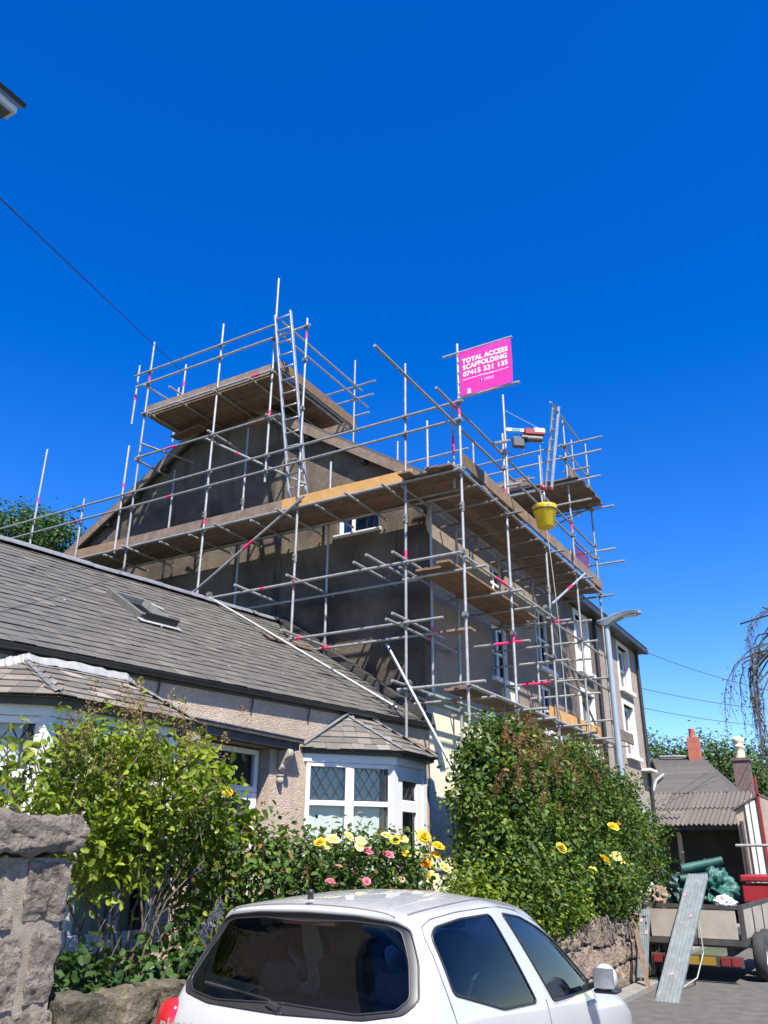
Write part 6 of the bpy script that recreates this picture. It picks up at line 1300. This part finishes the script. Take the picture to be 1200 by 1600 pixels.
fo = k.build('bonnet', M['paint'], car, smooth=True, angle=50); md = fo.modifiers.new('sub', 'SUBSURF'); md.levels = md.render_levels = 2
def cbox(name, a, b, mat, parent=car, bevel=.02):
    k = MB(); k.box(cw(a), cw(b)); return k.build(name, mat, parent, bevel=bevel)
def blob(name, c, r, mat, parent=car, p=2.6, n=20):
    k = MB(); vv = []; 
    for i in range(n//2+1):
        a = -math.pi/2+math.pi*i/(n//2)
        for j in range(n):
            b = 2*math.pi*j/n; f = lambda t: math.copysign(abs(t)**(2/p), t)
            vv.append(cw((c[0]+r[0]*f(math.cos(a))*f(math.cos(b)), c[1]+r[1]*f(math.cos(a))*f(math.sin(b)), c[2]+r[2]*f(math.sin(a)))))
    k.add(vv, [(i*n+j, i*n+(j+1) % n, (i+1)*n+(j+1) % n, (i+1)*n+j) for i in range(n//2) for j in range(n)]); return k.build(name, mat, parent, smooth=True)
for s in (1, -1): blob('tail_light', (.145, .715*s, .825), (.085, .085, .155), M['red_lamp'], p=2.8)
for s in (1, -1):                                        # door mirrors
    mo = blob('door_mirror', (2.33, .885*s, .955), (.075, .078, .085), M['paint'], p=2.0)
    k = MB(); k.obox(cw((2.30, .74*s, .875)), (0.06, 0, 0), (0, .10*s, .03), (0, 0, .035)); k.build('mirror_arm', M['black'], mo)
    k = MB(); k.box(cw((2.27, .82*s-.0, .875)), cw((2.40, .97*s, .90))); k.build('mirror_base', M['black'], mo, bevel=.01)
    k = MB(); k.box(cw((2.235, .84*s, .91)), cw((2.25, .965*s, 1.02))); k.build('mirror_glass', M['steel'], mo)
# shut lines and trim
def strip(name, pts, r, mat, parent=car): return MB().path([cw(p) for p in pts], r, 6).build(name, mat, parent)
k = MB(); k.lathe(cw((.30, 0, 1.452)), [(.018, 0), (.014, .02), (.02, .03), (.018, .045), (0, .05)], 10); k.build('aerial_base', M['black'], car, smooth=True)
k = MB(); k.tube(cw((.14, .52, 1.06)), cw((.115, .08, 1.015)), .010, 6); k.tube(cw((.10, .08, 1.0)), cw((.08, -.0, .985)), .022, 8); k.build('rear_wiper', M['black'], car)
k = MB(); k.box(cw((.29, .16, 1.335)), cw((.33, -.16, 1.36))); k.build('brake_light', M['red_lamp'], car)
k = MB(); k.box(cw((-.005, .45, .66)), cw((.0, -.45, .90))); k.build('tailgate_recess', M['seam'], car)
me = textmesh('picanto', .085, .002); co_ = [v.co.copy() for v in me.vertices]
for v in me.vertices: v.co = cw((-.012, .66-v.co.x, .862+v.co.y))
me.update(); link('model_lettering', me, M['rim'], car)
# interior
ins = MB(); ins.box(cw((.25, -.70, .25)), cw((2.7, .70, .32))); ins.build('floor_pan', M['seat'], car)
cbox('parcel_shelf', (.18, -.6, .90), (.5, .6, .93), M['seat'], bevel=.008)
def seat(x, y, w, hb):
    cbox('seat_cushion', (x, y-w/2, .40), (x+.5, y+w/2, .58), M['seat'], bevel=.05)
    k = MB(); k.obox(cw((x-.08, y-w/2, .5)), (.14, 0, .03), (0, w, 0), (-.16, 0, hb)); k.build('seat_back', M['seat'], car, bevel=.05)
    blob('headrest', (x-.22, y, .5+hb+.10), (.05, .125, .095), M['seat'], p=3)
for y in (.36, -.36): seat(1.45, y, .48, .58)
k = MB(); k.obox(cw((.62, -.6, .5)), (.14, 0, .03), (0, 1.2, 0), (-.12, 0, .46)); k.build('seat_back', M['seat'], car, bevel=.04)
for y in (.36, -.36): blob('headrest', (.56, y, 1.05), (.045, .12, .08), M['seat'], p=3)
cbox('dashboard', (2.2, -.66, .6), (2.75, .66, .86), M['seat'], bevel=.05)
k = MB(); pts = [cw((2.1+.06*math.sin(t*.4), -.36+.18*math.cos(t*.4), .86+.17*math.sin(t*.4))) for t in range(17)]; k.path(pts, .014, 7); k.build('steering_wheel', M['black'], car)
blob('rear_view_mirror', (1.92, 0, 1.26), (.02, .11, .035), M['black'], p=3)
cbox('box_on_seat', (1.0, .05, .78), (1.12, .22, .95), M['grey_plastic'], bevel=.01)
# wheels
for x in (.58, 2.93):
    for s in (1, -1):
        w = MB(); w.lathe(cw((x, .70*s, .28)), [(.17, -.08), (.25, -.08), (.275, -.055), (.28, 0), (.275, .055), (.25, .08), (.17, .08)], 24, 'y'); wo = w.build('wheel', M['tyre'], car, smooth=True)
        w = MB(); w.lathe(cw((x, .70*s, .28)), [(0, .05*s), (.06, .06*s), (.15, .04*s), (.175, .075*s), (.17, -.07*s)], 20, 'y'); w.build('rim', M['rim'], wo, smooth=True, angle=40)
# shut lines laid on the body surface
from mathutils.bvhtree import BVHTree
bvh = BVHTree.FromPolygons(ec.tolist(), fi.tolist())
def onside(x, z, s):
    o = Vector(cw((x, 2.0*s, z))); h = bvh.ray_cast(o, Vector((0, -s, 0))); return (h[0]+h[1]*0.0015) if h[0] else None
def ontop(x, y):
    h = bvh.ray_cast(Vector(cw((x, y, 3.0))), Vector((0, 0, -1))); return (h[0]+h[1]*0.0015) if h[0] else None
def seam(name, pts, r=0.0035):
    pts = [p for p in pts if p is not None]
    if len(pts) > 1: MB().path(pts, r, 5).build(name, M['seam'], car)
def densify(poly, step=.02):
    out = []
    for i in range(len(poly)):
        p, q = Vector(poly[i]), Vector(poly[(i+1) % len(poly)]); n = max(1, int((q-p).length/step)); out += [p+(q-p)*(j/n) for j in range(n)]
    return out+[out[0]]
def onend(y, z, d):
    h = bvh.ray_cast(Vector(cw((-1.5 if d > 0 else 4.6, y, z))), Vector((d, 0, 0))); return (h[0]+h[1]*.001) if h[0] else None
def seal(name, pts, r):
    pts = [p for p in pts if p is not None]; MB().path(pts, r, 6).build(name, M['black'], car, smooth=True)
seal('window_seal', [onend(p[0], p[1], 1) for p in densify(P_RW)], .006); seal('window_seal', [onend(p[0], p[1], 1) for p in densify(shrink(P_RW, .04))], .005); seal('window_seal', [onend(p[0], p[1], -1) for p in densify(shrink(P_WS, .035))], .005); seal('window_seal', [onend(p[0], p[1], -1) for p in densify(P_WS)], .006)
for s in (1, -1):
    seal('window_seal', [onside(p[0], p[1], s) for p in densify(P_RD)], .0065); seal('window_seal', [onside(p[0], p[1], s) for p in densify(P_FD)], .0065)
for s in (1, -1):
    seam('roof_ditch', [ontop(.36+.05*i, s*(.535-.0*i)) for i in range(28)], .005)
    top = [(.37, 1.12), (.365, 1.22), (.36, 1.30), (.375, 1.345), (.47, 1.372), (.75, 1.392), (1.1, 1.40), (1.3, 1.396), (1.55, 1.368), (1.84, 1.298), (2.15, 1.185), (2.46, 1.035), (2.66, .88)]
    seam('door_seam', [onside(x, z, s) for x, z in top])
    seam('door_seam', [onside(x, z, s) for x, z in ((1.56, .92), (1.57, .8), (1.56, .6), (1.54, .35))])
    seam('door_seam', [onside(x, z, s) for x, z in ((.37, 1.12), (.39, 1.02), (.43, .9), (.5, .75), (.62, .62))])
    for x in (1.36, 2.42):
        p = onside(x, .80, s)
        if p: k = MB(); k.box(p-Vector((.085, .012, .016)), p+Vector((.085, .012, .016))); k.build('door_handle', M['paint'], car, bevel=.008)
seam('tailgate_seam', [ontop(.30, -.5+.05*i) for i in range(21)], .004)
